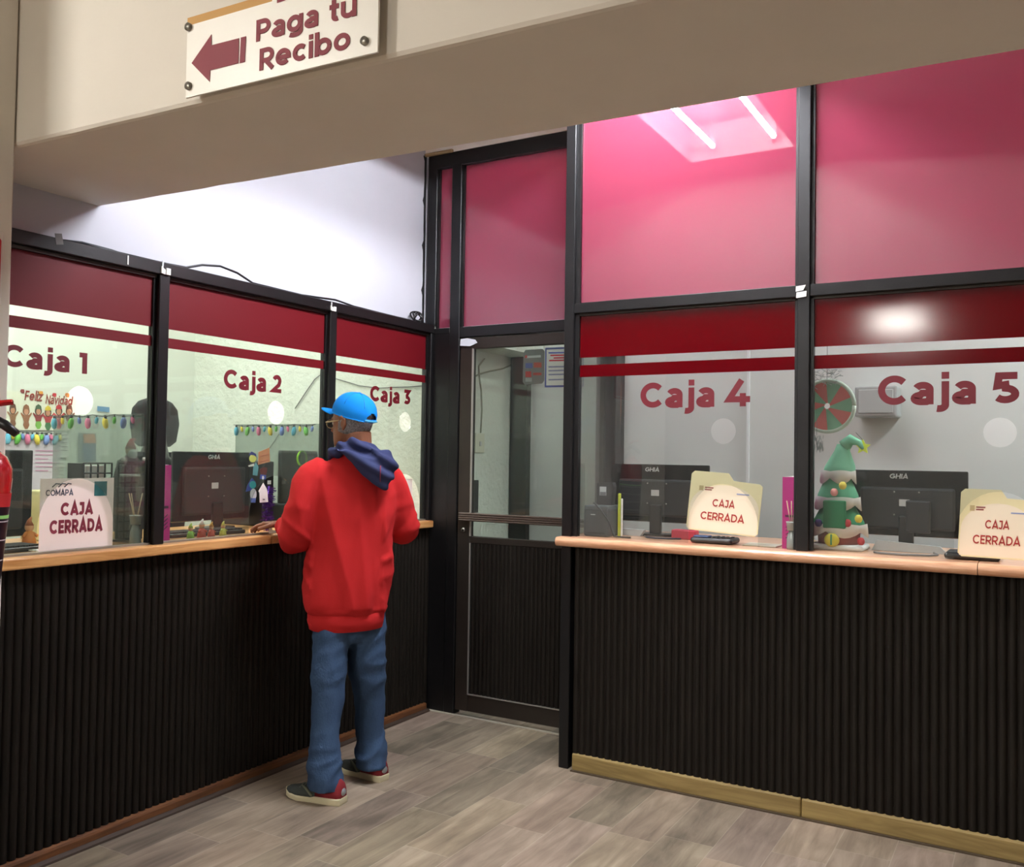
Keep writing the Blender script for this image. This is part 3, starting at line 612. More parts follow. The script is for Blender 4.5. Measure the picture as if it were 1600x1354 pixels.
# closed-window signs
def lbox(m,O,U,V,N,u0,u1,v0,v1,th,mt): return m.prism([(u0,v0),(u1,v0),(u1,v1),(u0,v1)],Vector(O),U,V,Vector(N)*th,mt)
PK=C('sign_blush_paper',(246,226,218),rough=.75); MR=C('sign_maroon_ink',(122,34,52)); TEAL=C('sign_teal_panel',(44,104,108)); CR=C('manila_cream',(244,232,184),rough=.7); CR2=C('sign_cream_untinted',(250,236,210),rough=.75)
def leftsign(y0,y1,z0,z1,label,x=-.058,first=True):
    t=thing('closed_sign',(x,(y0+y1)/2,z0),label,'sign','closed window signs'); O=Vector((x,y0,z0)); W_=y1-y0; H=z1-z0
    lbox(MB(),O,Y,Z,X,0,W_,0,H,.002,PK).build('sheet',t)
    f=O+X*.0022
    if first:
        MB().text('CAJA',f+Y*(W_*.27)+Z*(H*.48),Y,Z,W_*.44,H*.18,.0008,MR,.25).build('lettering',t)
        MB().text('CERRADA',f+Y*(W_*.13)+Z*(H*.23),Y,Z,W_*.72,H*.19,.0008,MR,.25).build('lettering',t)
        MB().text('COMAPA',f+Y*(W_*.07)+Z*(H*.76),Y,Z,W_*.36,H*.085,.0008,C('slate_ink',(70,70,84)),.18).build('logo_lettering',t)
        m=MB()
        for k in range(3): m.tube([f+Y*(W_*(.15+.08*k))+Z*(H*.88),f+Y*(W_*(.20+.08*k))+Z*(H*.93),f+Y*(W_*(.26+.07*k))+Z*(H*.92)],.0022,MT['slate_ink'],6)
        m.build('logo_wave',t)
        lbox(MB(),f,Y,Z,X,W_*.72,W_*.9,H*.74,H*.95,.0006,TEAL).build('logo_panel',t)
    else:
        MB().text('CAJA',f+Y*(W_*.30)+Z*(H*.50),Y,Z,W_*.36,H*.13,.0008,MR,.17).build('lettering',t)
        MB().text('CERRADA',f+Y*(W_*.18)+Z*(H*.24),Y,Z,W_*.62,H*.13,.0008,MR,.17).build('lettering',t)
    m=MB(); m.box(O+X*-.06,O+Y*W_+X*0+Z*.004,C('clear_stand_plastic',(206,208,204),rough=.2)); m.build('foot',t)
    return t
leftsign(-2.412,-2.105,1.126,1.395,'pink closed sign with bold letters and logo standing in the Caja 1 opening')
leftsign(-.385,-.115,1.13,1.365,'pale closed sign in the Caja 3 opening beside the man',first=False)
def foldersign(x0,x1,z0,z1,label,y=-.418,rot=-.03,tab=.52):
    t=thing('closed_sign',((x0+x1)/2,y,z0),label,'sign','closed window signs'); O=Vector((x0,y,z0)); W_=x1-x0; H=z1-z0; U=Vector((math.cos(rot),0,math.sin(rot))); V=Vector((-math.sin(rot)+.04,0,math.cos(rot)))
    r=.014; P=[(r,0),(W_-r,0),(W_,r),(W_,H*.82),(W_-r,H*.86),(W_*(tab+.08),H*.88),(W_*tab,H*1.0),(r,H*1.0),(0,H-r),(0,r)]
    MB().prism(P,O,U,V,-Y*.003,CR).build('folder',t)
    f=O-Y*.0032; A=[(W_*.02,H*.02)]+[(W_*.5+W_*.48*math.cos(PI*(1-i/20)),H*.40+H*.40*math.sin(PI*(1-i/20))) for i in range(21)]+[(W_*.98,H*.02)]
    MB().prism(A,f,U,V,-Y*.0006,CR2).build('arch_bright_patch',t)  # paler cream painted where the arch opening leaves the folder brighter, without glass tint
    g=f-Y*.0008
    MB().text('CAJA',g+U*(W_*.34)+V*(H*.43),U,V,W_*.31,H*.125,.0008,C('sign_brick_ink',(170,46,40)),.17).build('lettering',t)
    MB().text('CERRADA',g+U*(W_*.19)+V*(H*.20),U,V,W_*.61,H*.13,.0008,MT['sign_brick_ink'],.17).build('lettering',t)
    m=MB(); lbox(m,g,U,V,-Y,W_*.13,W_*.19,H*.68,H*.76,.0006,C('logo_tan',(196,176,128))); m.build('logo_crest',t)
    m=MB()
    for k in range(2): lbox(m,g,U,V,-Y,W_*.21,W_*(.33-.02*k),H*(.725-.035*k),H*(.745-.035*k),.0006,C('tiny_print',(150,80,76)))
    m.build('fine_print',t)
    lbox(MB(),g,U,V,-Y,W_*.66,W_*.83,H*.66,H*.68,.0006,C('tiny_blue_print',(150,160,196))).build('fine_print',t)
    return t
a=ay(1072,826,-.418); b=ay(1189,738,-.418)
foldersign(a.x,b.x-.012,a.z-.0,b.z+.004,'cream folder closed sign with red letters at Caja 4',rot=-.06)
a=ay(1496,868,-.418); b=ay(1618,766,-.418)
foldersign(a.x,b.x,a.z,b.z,'cream folder closed sign with red letters cut off at the right edge, Caja 5',rot=-.01)
# things on the left desks
def organiser(x,y,label):
    t=thing('wire_organiser',(x,y,1.12),label,'desk organiser'); m=MB(); w_,h=.13,.33
    for i in range(5): m.rbox((x,y+i*w_/4-.003,1.12),(x+.008,y+i*w_/4+.003,1.12+h),'blackm',.002,1)
    for j in range(9): m.rbox((x,y-.003,1.12+j*h/8-.003),(x+.008,y+w_+.003,1.12+j*h/8+.003),'blackm',.002,1)
    m.build('front_grid',t)
    m=MB().rbox((x-.10,y-.003,1.12),(x,y+.003,1.12+h),'blackm',.002,1); m.build('side_panel',t)
    MB().rbox((x-.10,y,1.12),(x,y+w_,1.128),'blackm',.002,1).build('base_tray',t)
    MB().rbox((x-.075,y+.02,1.13),(x-.012,y+w_-.02,1.12+h*.97),'paper',.002,1).build('paper_stack',t)
organiser(-.24,-2.115,'black grid desk organiser with papers behind the Caja 1 sign')
def santa(x,y,z,label):
    t=thing('santa_ornament',(x,y,z),label,'ornament'); red=C('santa_red',(160,24,34)); fl=C('santa_white',(236,232,228)); k=1.0
    MB().tube([(x,y,z),(x,y,z+.06),(x,y,z+.11),(x,y,z+.14)],[.036,.040,.030,.020],C('santa_plum_coat',(96,22,52)),16).build('coat',t)
    MB().tube([(x,y,z+.045),(x,y,z+.057)],[.0415,.0412],fl,16).build('fur_belt',t)
    MB().ell((x,y,z+.158),(.022,.022,.024),C('santa_skin',(226,176,144)),14,8).build('head',t)
    MB().ell((x+.012,y,z+.142),(.018,.022,.026),fl,12,7).build('beard',t)
    m=MB(); m.tube([(x,y,z+.165),(x,y,z+.19),(x-.005,y+.008,z+.205),(x,y+.022,z+.208)],[.024,.016,.009,.005],red,12); m.build('hat',t)
    for s in (-1,1): m=MB(); m.tube([(x,y+s*.025,z+.12),(x+.012,y+s*.045,z+.10),(x+.02,y+s*.052,z+.115)],[.012,.011,.008],MT['santa_plum_coat'],10); m.ell((x+.022,y+s*.053,z+.122),(.009,.009,.009),fl,8,6); m.build('arm',t)
santa(-.30,-1.848,1.346,'small santa ornament in a plum coat standing left of the post at Caja 1')
t=thing('ornament_box',(-.30,-1.848,1.12),'dark box under the santa ornament beside the Caja 1 post','box'); MB().rbox((-.345,-1.885,1.12),(-.255,-1.81,1.344),C('dark_box_board',(26,22,28),rough=.5),.004).build('carton',t); MB().rbox((-.347,-1.887,1.33),(-.253,-1.808,1.346),C('dark_box_lid',(36,30,38)),.003).build('lid',t)
def diffuser(x,y,z,label,liq=(90,90,84)):
    t=thing('reed_diffuser',(x,y,z),label,'reed diffuser','reed diffusers on the counters')
    gl=C('diffuser_glass',(126,134,130),rough=.12,spec=.8); MB().tube([(x,y,z),(x,y,z+.012),(x,y,z+.055),(x,y,z+.075),(x,y,z+.082)],[.020,.023,.021,.014,.014],gl,18).build('bottle',t)
    MB().tube([(x,y,z+.082),(x,y,z+.115),(x,y,z+.12)],[.020,.024,.026],C('diffuser_collar',(150,156,150),rough=.5),16).build('collar',t)
    for a,b in ((-.3,.0),(.15,.1),(.05,-.25)): MB().cyl((x,y,z+.08),(x+.12*a*.5,y+.12*b+.12*a*.6,z+.21),.0022,C('reed_straw',(190,170,136)),6).build('reed',t)
diffuser(-.075,-1.985,1.12,'small reed diffuser with pale collar beside the Caja 1 post')
def binder(O,U,N,w_,d_,h,label,col=(206,24,136)):
    t=thing('magenta_binder',O,label,'binder','magenta binders on end'); O=Vector(O); m=C('magenta_board',col,rough=.4); D=-Vector(N)
    MB().prism([(0,0),(w_,0),(w_,h),(0,h)],O,U,Z,D*d_,m).build('spine_cover',t)
    MB().prism([(.006,.01),(w_-.006,.01),(w_-.006,h+.002),(.006,h+.002)],O+D*.01,U,Z,D*(d_-.015),'paper').build('page_block',t)
    f=O+Vector(N)*.0006
    q=MB(); 
    for k in range(4): q.prism([(w_*.25,h*(.14+.05*k)),(w_*.75,h*(.20+.05*k)),(w_*.75,h*(.215+.05*k)),(w_*.25,h*(.155+.05*k))],f,U,Z,Vector(N)*.0006,C('binder_print',(84,14,66)))
    q.build('stripe_print',t); MB().prism([(w_*.2,h*.44),(w_*.8,h*.44),(w_*.8,h*.47),(w_*.2,h*.47)],f,U,Z,Vector(N)*.0006,MT['binder_print']).build('spine_label',t)
binder((-.060,-1.880,1.12),Y,X,.053,.04,.325,'magenta binder standing behind the Caja 2 glass next to the post')
binder((2.158,-.40,1.12),X,-Y,.064,.2,.312,'magenta binder standing behind the Caja 4 glass next to the post')
diffuser(2.205,-.422,1.12,'small reed diffuser in front of the magenta binder at Caja 4')
MB().rbox((-.62,-2.14,1.12),(-.48,-2.0,1.33),C('yellow_parcel',(214,206,150),rough=.7),.006).build('parcel',label='pale yellow box on the desk behind the Caja 1 divider',cat='box')
# figures seen by Caja 2, small gift garland figurines on the counter
def figurine(x,y,z,col,col2,label,h=.06,group='tiny figurines on the oak counter'):
    t=thing('figurine',(x,y,z),label,'figurine',group)
    MB().tube([(x,y,z),(x,y,z+h*.3),(x,y,z+h*.6)],[h*.28,h*.24,h*.12],C('fig_%d_%d_%d'%col,col),12).build('torso',t)
    MB().ell((x,y,z+h*.75),(h*.17,h*.17,h*.19),C('fig_skin',(206,160,120)),12,7).build('head',t)
    MB().tube([(x,y,z+h*.82),(x,y,z+h*1.02),(x+h*.05,y+h*.05,z+h*1.15)],[h*.17,h*.08,h*.03],C('fig_%d_%d_%d'%col2,col2),10).build('hat',t)
    for s in (-1,1): MB().tube([(x,y+s*h*.13,z+h*.52),(x+h*.1,y+s*h*.30,z+h*.38)],[h*.07,h*.06],C('fig_%d_%d_%d'%col,col),8).build('arm',t)
figurine(-.075,-1.705,1.12,(120,170,60),(150,190,70),'tiny green elf figurine leaning by the keyboard at Caja 2',.062)
figurine(-.08,-1.64,1.12,(170,60,40),(236,230,226),'tiny red figurine with a white cap beside the green elf at Caja 2',.075)
figurine(-.075,-1.59,1.12,(176,70,48),(196,150,60),'tiny brick-red figurine at the right of the white-capped one',.062)
figurine(-.1,-1.50,1.12,(170,176,70),(190,190,90),'tiny yellow figurine under the monitor at Caja 2',.06)
figurine(-.33,-2.28,1.12,(190,116,40),(150,80,30),'small orange figurine behind the keyboard at Caja 1',.10)
# stickers on the Caja 2 glass
def onglass(px,py,off=0): return ax(px,py,-.0405-off)
def sheet(name,pts,m,label,cat,parent=None,off=0,th=.0012,**k):
    P=[onglass(a,b,off) for a,b in pts]; O=P[0]; return MB().prism([(p.y-O.y,p.z-O.z) for p in P],O,Y,Z,(-th,0,0),m).build(name,parent,label=label,cat=cat,**k)
def sticker(label,blobs):
    c=onglass(*blobs[0][1][0]); t=thing('window_sticker',c,label,'sticker','winter figure stickers on the Caja 2 glass')
    for i,(nm,pts,col) in enumerate(blobs): sheet(nm,pts,C('st_%d_%d_%d'%col,col),None,None,t,off=-.0002-.0006*i)
def blob(cx,cy,rx,ry,n=14,a=0,j=0): return [(cx+rx*math.cos(2*PI*i/n+a)*(1+j*math.sin(i*2.1)),cy-ry*math.sin(2*PI*i/n+a)*(1+j*math.cos(i*1.7))) for i in range(n)]
sticker('sticker of a yellow-haired child in a blue hat, uppermost on the glass',[('coat',[(396,729),(400,722),(404,729),(402,743),(395,742)],(120,186,200)),('head',blob(395,716,5.5,6),(206,214,110)),('hat',[(389,710),(393,705),(400,709),(401,714),(397,711)],(40,52,120)),('arm',[(388,727),(397,724),(397,728),(389,729)],(206,206,190))])
sticker('sticker of a figure in a dark red jacket and blue legs right of the child',[('jacket',[(406,733),(412,729),(418,731),(416,742),(408,742)],(120,34,34)),('leg',[(407,741),(416,742),(415,749),(406,748)],(54,74,160)),('trim',blob(411,746,1.6,3),(226,226,236))])
sticker('sticker of a figure in blue cloak and green mask, lowest of three',[('cloak',[(384,768),(387,757),(394,746),(399,752),(400,760),(393,766)],(44,70,158)),('mask',blob(395,757,5.2,6),(30,140,140)),('body',blob(396,772,5,9),(180,190,190)),('leg',[(391,778),(400,778),(399,785),(392,785)],(70,96,150))])
t=thing('paper_note',onglass(404,724),'orange paper note stuck on the Caja 2 glass','note'); sheet('sheet',[(404,706),(421,699),(422,721),(403.5,726)],C('note_orange',(236,160,112),rough=.8),None,None,t); 
for k in range(2): sheet('writing',[(406,712+9*k),(419,708.5+9*k),(419,709.7+9*k),(406,713.2+9*k)],C('note_writing',(190,110,84)),None,None,t,off=-.002)
t=thing('paper_tag',onglass(405,784),'white die-cut paper tag stuck on the Caja 2 glass','tag'); sheet('tag_card',[(406,785),(405.5,770),(404,767),(411.5,754),(416.5,763),(418,768),(419,784)],'paper',None,None,t); sheet('print',[(411,779),(414,779),(414,781),(411,781)],'grey',None,None,t,off=-.002)
# black till and purple bag behind
t=thing('cash_till',(-.55,-.52,1.12),'black till box with upright screen behind the man','till'); MB().rbox((-.64,-.70,1.12),(-.42,-.34,1.22),'blackm',.01).build('drawer_base',t); MB().rbox((-.60,-.66,1.22),(-.57,-.36,1.52),'black',.008).build('screen',t); MB().rbox((-.60,-.55,1.2),(-.54,-.47,1.26),'black',.006).build('neck',t)
t=thing('office_computer',(-.62,-1.0,1.12),'dark computer tower on the desk right of the Caja 2 monitor','computer'); MB().rbox((-.66,-1.0,1.12),(-.36,-.925,1.46),'blackm',.008).build('case',t); MB().box((-.36,-.99,1.16),(-.358,-.935,1.42),'black').build('vent_panel',t); MB().box((-.3575,-.975,1.34),(-.357,-.95,1.36),'lgrey').build('badge',t)
# purple tinsel
def tinsel(x,y,z,h,label):
    m=MB(); rnd=random.Random(3); mm=C('purple_foil',(88,50,140),rough=.25,metal=.7)
    m.tube([(x,y,z),(x-.01,y+.005,z+h*.5),(x,y+.01,z+h)],.004,mm,6)
    for i in range(260):
        zz=z+h*rnd.random(); a=rnd.random()*2*PI; l=.02+.02*rnd.random(); p=Vector((x,y+.01*(zz-z)/h,zz)); q=p+Vector((math.cos(a)*l,math.sin(a)*l,rnd.uniform(-.012,.012))); s=Vector((0,0,.0015)); m.add([p-s,p+s,q+s,q-s],[(0,1,2,3)],mm)
    m.build('tinsel',label=label,cat='tinsel',kind=None)
tinsel(-.16,-1.17,1.12,.22,'purple foil tinsel hanging down by the Caja 2 opening')
t=thing('hanging_ring',ax(470,720,-.2),'lime green ring toy hanging beside the man behind Caja 2','toy')
c=ax(472,716,-.2); m=MB(); m.tube([c+Y*(.034*math.cos(a))+Z*(.038*math.sin(a)) for a in [2*PI*i/24 for i in range(25)]],.005,C('lime_plastic',(150,220,40)),8); m.build('ring',t); m=MB(); m.tube([c-Z*.038,c-Z*.09+Y*-.012,c-Z*.15+Y*-.02],[.008,.014,.006],C('leaf_green_plastic',(100,150,50)),8); m.build('leaf',t)
# office chair behind Caja 1/2
def chair(x,y,label):
    t=thing('office_chair',(x,y,0),label,'chair'); bl=C('chair_mesh_black',(20,20,22),rough=.8)
    rings=[]
    for z_,w_,o in ((.95,.20,0),(1.1,.24,-.02),(1.3,.25,-.03),(1.45,.22,-.02),(1.5,.13,0)):
        rings.append([Vector((x+o+.025*math.sin(a),y+w_*math.cos(a),z_)) for a in [2*PI*i/20 for i in range(20)]])
    MB().loft(rings,bl).build('backrest',t)
    MB().tube([(x+.0,y,1.44),(x,y,1.48),(x+.01,y,1.54),(x+.01,y,1.6)],[.12,.08,.06,.05],'black',14).build('headrest_post',t)
    rings=[]
    for z_,w_ in ((1.53,.10),(1.56,.145),(1.66,.165),(1.74,.15),(1.78,.11),(1.80,.05)):
        rings.append([Vector((x+.035*math.sin(a),y+w_*math.cos(a),z_)) for a in [2*PI*i/20 for i in range(20)]])
    MB().loft(rings,bl).build('headrest',t)
    MB().rbox((x-.48,y-.25,.86),(x-.0,y+.25,.95),bl,.03,3).build('seat',t)
    MB().cyl((x-.24,y,.12),(x-.24,y,.87),.03,'steel',14).build('gas_column',t)
    for k in range(5):
        a=2*PI*k/5+.3; e=Vector((x-.24+.28*math.cos(a),y+.28*math.sin(a),.07)); MB().tube([(x-.24,y,.13),e],[.03,.018],'black',10).build('foot_arm',t); MB().ell(e-Z*.035,(.03,.03,.032),'black',12,7).build('caster',t)
chair(-1.15,-1.055,'black high-back office chair with headrest seen behind the Caja 1 post')
# banner, posters and papers on the cashier wall
WX=-2.195
def wpt(px,py,off=0): return ax(px,py,WX+off)
def wsheet(pts,m,name,parent=None,off=.003,**k):
    P=[wpt(a,b,off) for a,b in pts]; O=P[0]; return MB().prism([(p.y-O.y,p.z-O.z) for p in P],O,Y,Z,(.0012,0,0),m).build(name,parent,**k)
t=thing('greeting_banner',wpt(60,680),'Feliz Navidad paper banner with costumed figures on the cashier wall','banner')
wsheet([(2,608),(116,622),(116,672),(2,672)],C('banner_paper',(222,224,204),rough=.9),'sheet',t,0.001)
a=wpt(38,625,.004); b=wpt(111,631,.004); e=wpt(38,616,.004)
MB().text('Feliz',a,Y,Z,(b.y-a.y)*.36,(e.z-a.z)*1.7,.001,C('banner_red_ink',(140,44,34)),.18,slant=.2).build('lettering',t)
MB().text('Navidad',a+Y*(b.y-a.y)*.44-Z*.012,Y,Z,(b.y-a.y)*.58,(e.z-a.z)*1.5,.001,MT['banner_red_ink'],.18,slant=.2).build('lettering',t)
def costume(cx,cy,hat,body,leg,hair=(70,44,34),skin=(196,140,108),big=1.0):
    f=thing('figure',wpt(cx,cy)); f.parent=t; f.location=wpt(cx,cy)-t.location
    c0=wpt(cx,cy); 
    def q(nm,pts,col,o): 
        P=[wpt(cx+a*big,cy+b*big,o) for a,b in pts]; O=P[0]; MB().prism([(p.y-O.y,p.z-O.z) for p in P],O,Y,Z,(.0006,0,0),C('cs_%d_%d_%d'%col,col)).build(nm,f)
    q('legs',[(-3,6),(3,6),(5,14),(2,20),(-2,20),(-5,14)],leg,.003); q('body',[(-4,-2),(4,-2),(8,-6),(9,-4),(5,3),(4,8),(-4,8),(-5,3),(-9,-4),(-8,-6)],body,.0038)
    q('hair',blob(0,-8,5.4,7),hair,.0046); q('face',blob(0,-7,3.6,5),skin,.0054); q('hat',[(-5,-11),(5,-11),(4,-16),(0,-19),(-4,-16)],hat,.0062)
for cx,cy,h_,b_,l_,hr in ((20,648,(96,60,44),(150,110,80),(130,90,66),(80,50,40)),(41,650,(140,88,54),(150,96,60),(146,92,58),(130,80,50)),(60,650,(60,90,60),(140,40,44),(120,180,70),(60,40,34)),(75,652,(214,190,60),(170,40,48),(50,110,60),(90,60,44)),(92,650,(190,34,48),(206,60,66),(200,60,66),(40,32,30)),(108,650,(110,60,44),(120,70,54),(214,212,206),(110,56,40))): costume(cx,cy,h_,b_,l_,hr)
for cx,cy,col in ((35,611,(130,50,50)),(64,614,(214,150,60)),(85,617,(190,50,60)),(105,617,(206,120,50))): wsheet(blob(cx,cy,3.2,4,8,j=.2),C('orn_%d_%d_%d'%col,col),'ornament_shape',t,.004)
P=wpt(8,673,.004); P2=wpt(97,676,.004)
garland(P,Y,X,P2.y-P.y,12,'garland of coloured bulbs under the Feliz Navidad banner',big=1.35)
t=thing('wall_poster',wpt(57,790),'pale lilac poster with faint pink writing under the banner','poster'); wsheet([(0,686),(96,688),(96,800),(0,800)],C('poster_lilac',(206,196,204),rough=.9),'sheet',t,.001)
for k in range(6): wsheet([(55,703+6.2*k),(91-(k%3)*8,703.4+6.2*k),(91-(k%3)*8,705+6.2*k),(55,704.6+6.2*k)],C('poster_pink_ink',(196,140,170)),'writing_line',t,.003)
for k,(a,b,c,d_) in enumerate(((95,675,108,714),(93,719,102,748))):
    t=thing('paper_list',wpt(a,d_),'narrow white list of printed lines, %s, on the cashier wall by the lilac poster'%('upper one' if k==0 else 'lower one'),'notice'); wsheet([(a,b),(c,b+.5),(c-1,d_),(a-1,d_)],'paper','sheet',t,.004)
    for j in range(5): wsheet([(a+1,b+4+6*j),(c-3,b+4+6*j),(c-3,b+5+6*j),(a+1,b+5+6*j)],'grey','printed_line',t,.006)
t=thing('wall_picture',wpt(140,690),'small orange and blue picture on the cashier wall behind the Caja 1 divider','picture'); wsheet([(122,676),(150,677),(150,722),(122,722)],C('pic_grey',(130,144,146)),'backing',t,.001); wsheet([(130,678),(148,678),(150,692),(131,692)],C('pic_orange',(196,130,96)),'upper_shape',t,.003); wsheet([(129,692),(150,692),(147,720),(130,720)],C('pic_blue',(84,110,140)),'lower_shape',t,.003)
wsheet([(152,634),(171,636),(171,644),(152,642)],C('blue_label',(96,140,176)),'wall_label',None,.002,label='small blue and white label on the cashier wall beside the banner',cat='label')
# ================================================================ right desks
def q3(px,py,y): return ay(px,py,y)
t=thing('receipt_printer',(1.24,-.33,1.12),'dark grey receipt printer at the left end of the Caja 4 desk','printer')
G=C('printer_charcoal',(62,66,68),rough=.55)
MB().rbox((1.195,-.40,1.12),(1.33,-.22,1.262),G,.012,3).build('body_shell',t); MB().rbox((1.20,-.402,1.245),(1.325,-.25,1.272),C('printer_lid',(74,80,82),rough=.5),.006).build('lid',t)
MB().box((1.235,-.4015,1.225),(1.26,-.4005,1.229),'lgrey').build('name_badge',t); MB().box((1.215,-.4015,1.135),(1.31,-.4,1.142),'black').build('paper_slot',t)
t=thing('card_terminal',(1.27,-.3,1.27),'small dark terminal with silver label standing on the receipt printer','terminal')
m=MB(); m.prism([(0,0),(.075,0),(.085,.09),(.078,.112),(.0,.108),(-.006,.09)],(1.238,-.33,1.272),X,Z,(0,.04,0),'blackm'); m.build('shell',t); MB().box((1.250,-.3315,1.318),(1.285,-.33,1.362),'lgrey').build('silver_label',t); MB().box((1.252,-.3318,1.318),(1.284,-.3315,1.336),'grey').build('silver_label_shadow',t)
t=thing('sticky_flags',(1.345,-.28,1.262),'yellow marker stick behind the receipt printer','marker'); MB().rbox((1.334,-.30,1.12),(1.346,-.285,1.33),C('highlighter_yellow',(206,214,70)),.002,1).build('yellow_body',t); MB().rbox((1.35,-.30,1.12),(1.358,-.29,1.305),'white',.002,1).build('white_body',t)
wire('power_cable',[(1.25,-.40,1.285),(1.29,-.415,1.26),(1.34,-.41,1.19),(1.36,-.40,1.127),(1.40,-.39,1.125),(1.44,-.385,1.125)],.004,'black','black cable hanging from the terminal in front of the printer')
wire('power_cable',[(1.47,-.28,1.126),(1.50,-.33,1.126),(1.55,-.35,1.126),(1.62,-.33,1.126),(1.66,-.30,1.126)],.0045,C('navy_cable',(36,44,66),rough=.4),'dark blue cable looping under the Caja 4 monitor')
MB().rbox((1.60,-.27,1.12),(1.72,-.21,1.165),C('red_case',(176,52,70),rough=.5),.006).build('pencil_case',label='red case lying under the Caja 4 monitor',cat='case')
MB().prism([(0,0),(.10,0),(.12,.032),(-.02,.032)],(1.33,-.24,1.121),X,Z,(0,.03,0),C('silver_tray_plastic',(176,182,184),rough=.3)).build('paper_tray',label='small silver tray under the Caja 4 monitor',cat='tray')
t=thing('pin_pad',(1.83,-.36,1.12),'black pin pad lying below the Caja 4 sign','pin pad'); 
m=MB(); m.rbox((1.745,-.42,1.122),(1.94,-.28,1.148),'black',.012,3); m.build('housing',t); MB().rbox((1.76,-.415,1.148),(1.83,-.36,1.156),C('pad_blue_screen',(70,90,130),rough=.3),.003).build('display',t)
m=MB()
for i in range(4):
    for j in range(3): m.rbox((1.845+.022*i,-.40+.03*j,1.147),(1.86+.022*i,-.38+.03*j,1.152),'blackm',.002,1)
m.build('keypad',t)
MB().rbox((1.98,-.39,1.12),(2.13,-.26,1.126),C('receipt_pad_paper',(196,196,178),rough=.8),.002,1).build('receipt_pad',label='pad of receipts lying beside the magenta binder at Caja 4',cat='notepad')
t=thing('keyboard',(2.93,-.32,1.12),'black keyboard below the Caja 5 sign','keyboard'); MB().rbox((2.80,-.42,1.122),(3.0,-.25,1.146),'black',.012,3).build('case',t); MB().rbox((2.81,-.41,1.144),(2.985,-.27,1.150),'blackm',.004,1).build('key_field',t)
wire('power_cable',[(2.53,-.36,1.125),(2.56,-.39,1.125),(2.64,-.40,1.125),(2.74,-.38,1.126),(2.77,-.33,1.126),(2.75,-.25,1.126)],.0045,'grey','grey cable looping under the Caja 5 monitor')
MB().prism([(0,0),(.30,0),(.27,.03),(.02,.045)],(2.50,-.23,1.121),X,Z,(0,.02,0),MT['silver_tray_plastic']).build('paper_tray',label='long silver tray under the Caja 5 monitor',cat='tray')
# Christmas tree
def tree():
    cx,cy=2.37,-.26; t=thing('christmas_tree',(cx,cy,1.12),'puffy green toy Christmas tree with snowy tiers behind Caja 5','Christmas tree')
    gr=C('felt_green',(36,128,84),rough=.8); gr2=C('felt_pale_green',(120,186,152),rough=.8); sn=C('felt_snow',(222,226,222),rough=.9)
    def tier(z0,z1,r0,r1,lean,lean0,m):
        n=30; rings=[]
        for k,(zz,rr) in enumerate(((z0,r0),(z0+(z1-z0)*.35,r0*.80+r1*.2),(z0+(z1-z0)*.8,r1*1.1),(z1,r1))):
            f_=k/3; rings.append([Vector((cx+lean0+(lean-lean0)*f_+rr*math.cos(2*PI*j/n),cy+rr*.8*math.sin(2*PI*j/n),zz)) for j in range(n)])
        MB().loft(rings,m).build('tier',t)
        rg=[]
        for rr,dz in ((r0*.96,.012),(r0*1.07,.0),(r0*1.02,.05)):
            rg.append([Vector((cx+lean0+rr*math.cos(2*PI*j/n),cy+rr*.8*math.sin(2*PI*j/n),z0+dz*.6-.026*abs(math.cos(2.5*2*PI*j/n))*(1 if dz<.03 else -.2))) for j in range(n)])
        MB().loft(rg,sn,cap=False).build('snow_trim',t)
    tier(1.20,1.32,.115,.070,-.005,0,gr); tier(1.315,1.44,.092,.055,-.005,-.005,C('felt_mid_green',(84,160,122),rough=.8)); tier(1.43,1.58,.072,.030,.02,-.005,gr2)
    MB().tube([(cx+.02,cy,1.57),(cx+.05,cy,1.60),(cx+.085,cy-.01,1.585),(cx+.10,cy-.02,1.56)],[.030,.024,.014,.006],gr2,14).build('bent_tip',t)
    MB().tube([(cx,cy,1.13),(cx,cy,1.21)],[.085,.09],C('felt_brick',(140,70,60),rough=.85),24).build('base_drum',t)
    MB().rbox((cx-.115,cy-.09,1.12),(cx+.115,cy+.09,1.145),sn,.012,3).build('snow_base',t)
    MB().rbox((cx-.05,cy-.098,1.215),(cx+.045,cy-.08,1.335),C('felt_door_green',(20,110,66),rough=.8),.006).build('door_patch',t)
    MB().ell((cx-.012,cy-.095,1.165),(.032,.016,.030),C('bell_yellow',(206,196,50),rough=.4),16,9).build('bell',t); MB().box((cx-.015,cy-.112,1.145),(cx-.009,cy-.10,1.19),MT['felt_green']).build('bell_slot',t)
    for a,b,c_,k in ((-.07,1.235,(60,44,120),'blue_bird'),(.05,1.24,(176,40,44),'red_bird'),(.03,1.40,(214,196,80),'yellow_bauble'),(-.005,1.37,(226,150,140),'pink_bauble'),(.095,1.26,(206,190,60),'gold_bauble'),(.105,1.165,(170,30,36),'red_gift')):
        MB().ell((cx+a,cy-.085,b),(.016,.012,.018),C('felt_'+k,c_,rough=.7),12,7).build('ornament',t)
tree()
def star(c,r,label):
    c=Vector(c); pts=[(r*(1 if i%2==0 else .5)*math.sin(PI*i/5),r*(1 if i%2==0 else .5)*math.cos(PI*i/5)) for i in range(10)]
    t=thing('star_ornament',c,label,'ornament'); MB().prism(pts,c,X,Z,(0,.012,0),C('star_yellow',(224,240,70),rough=.4)).build('star_body',t); MB().tube([c+Z*r*.9+Y*.006,c+Z*(r+.03)+Y*.006-X*.03],.0015,'grey',6).build('string',t)
star(ay(1348,698,-.27),.033,'small yellow star at the bent tip of the toy Christmas tree')
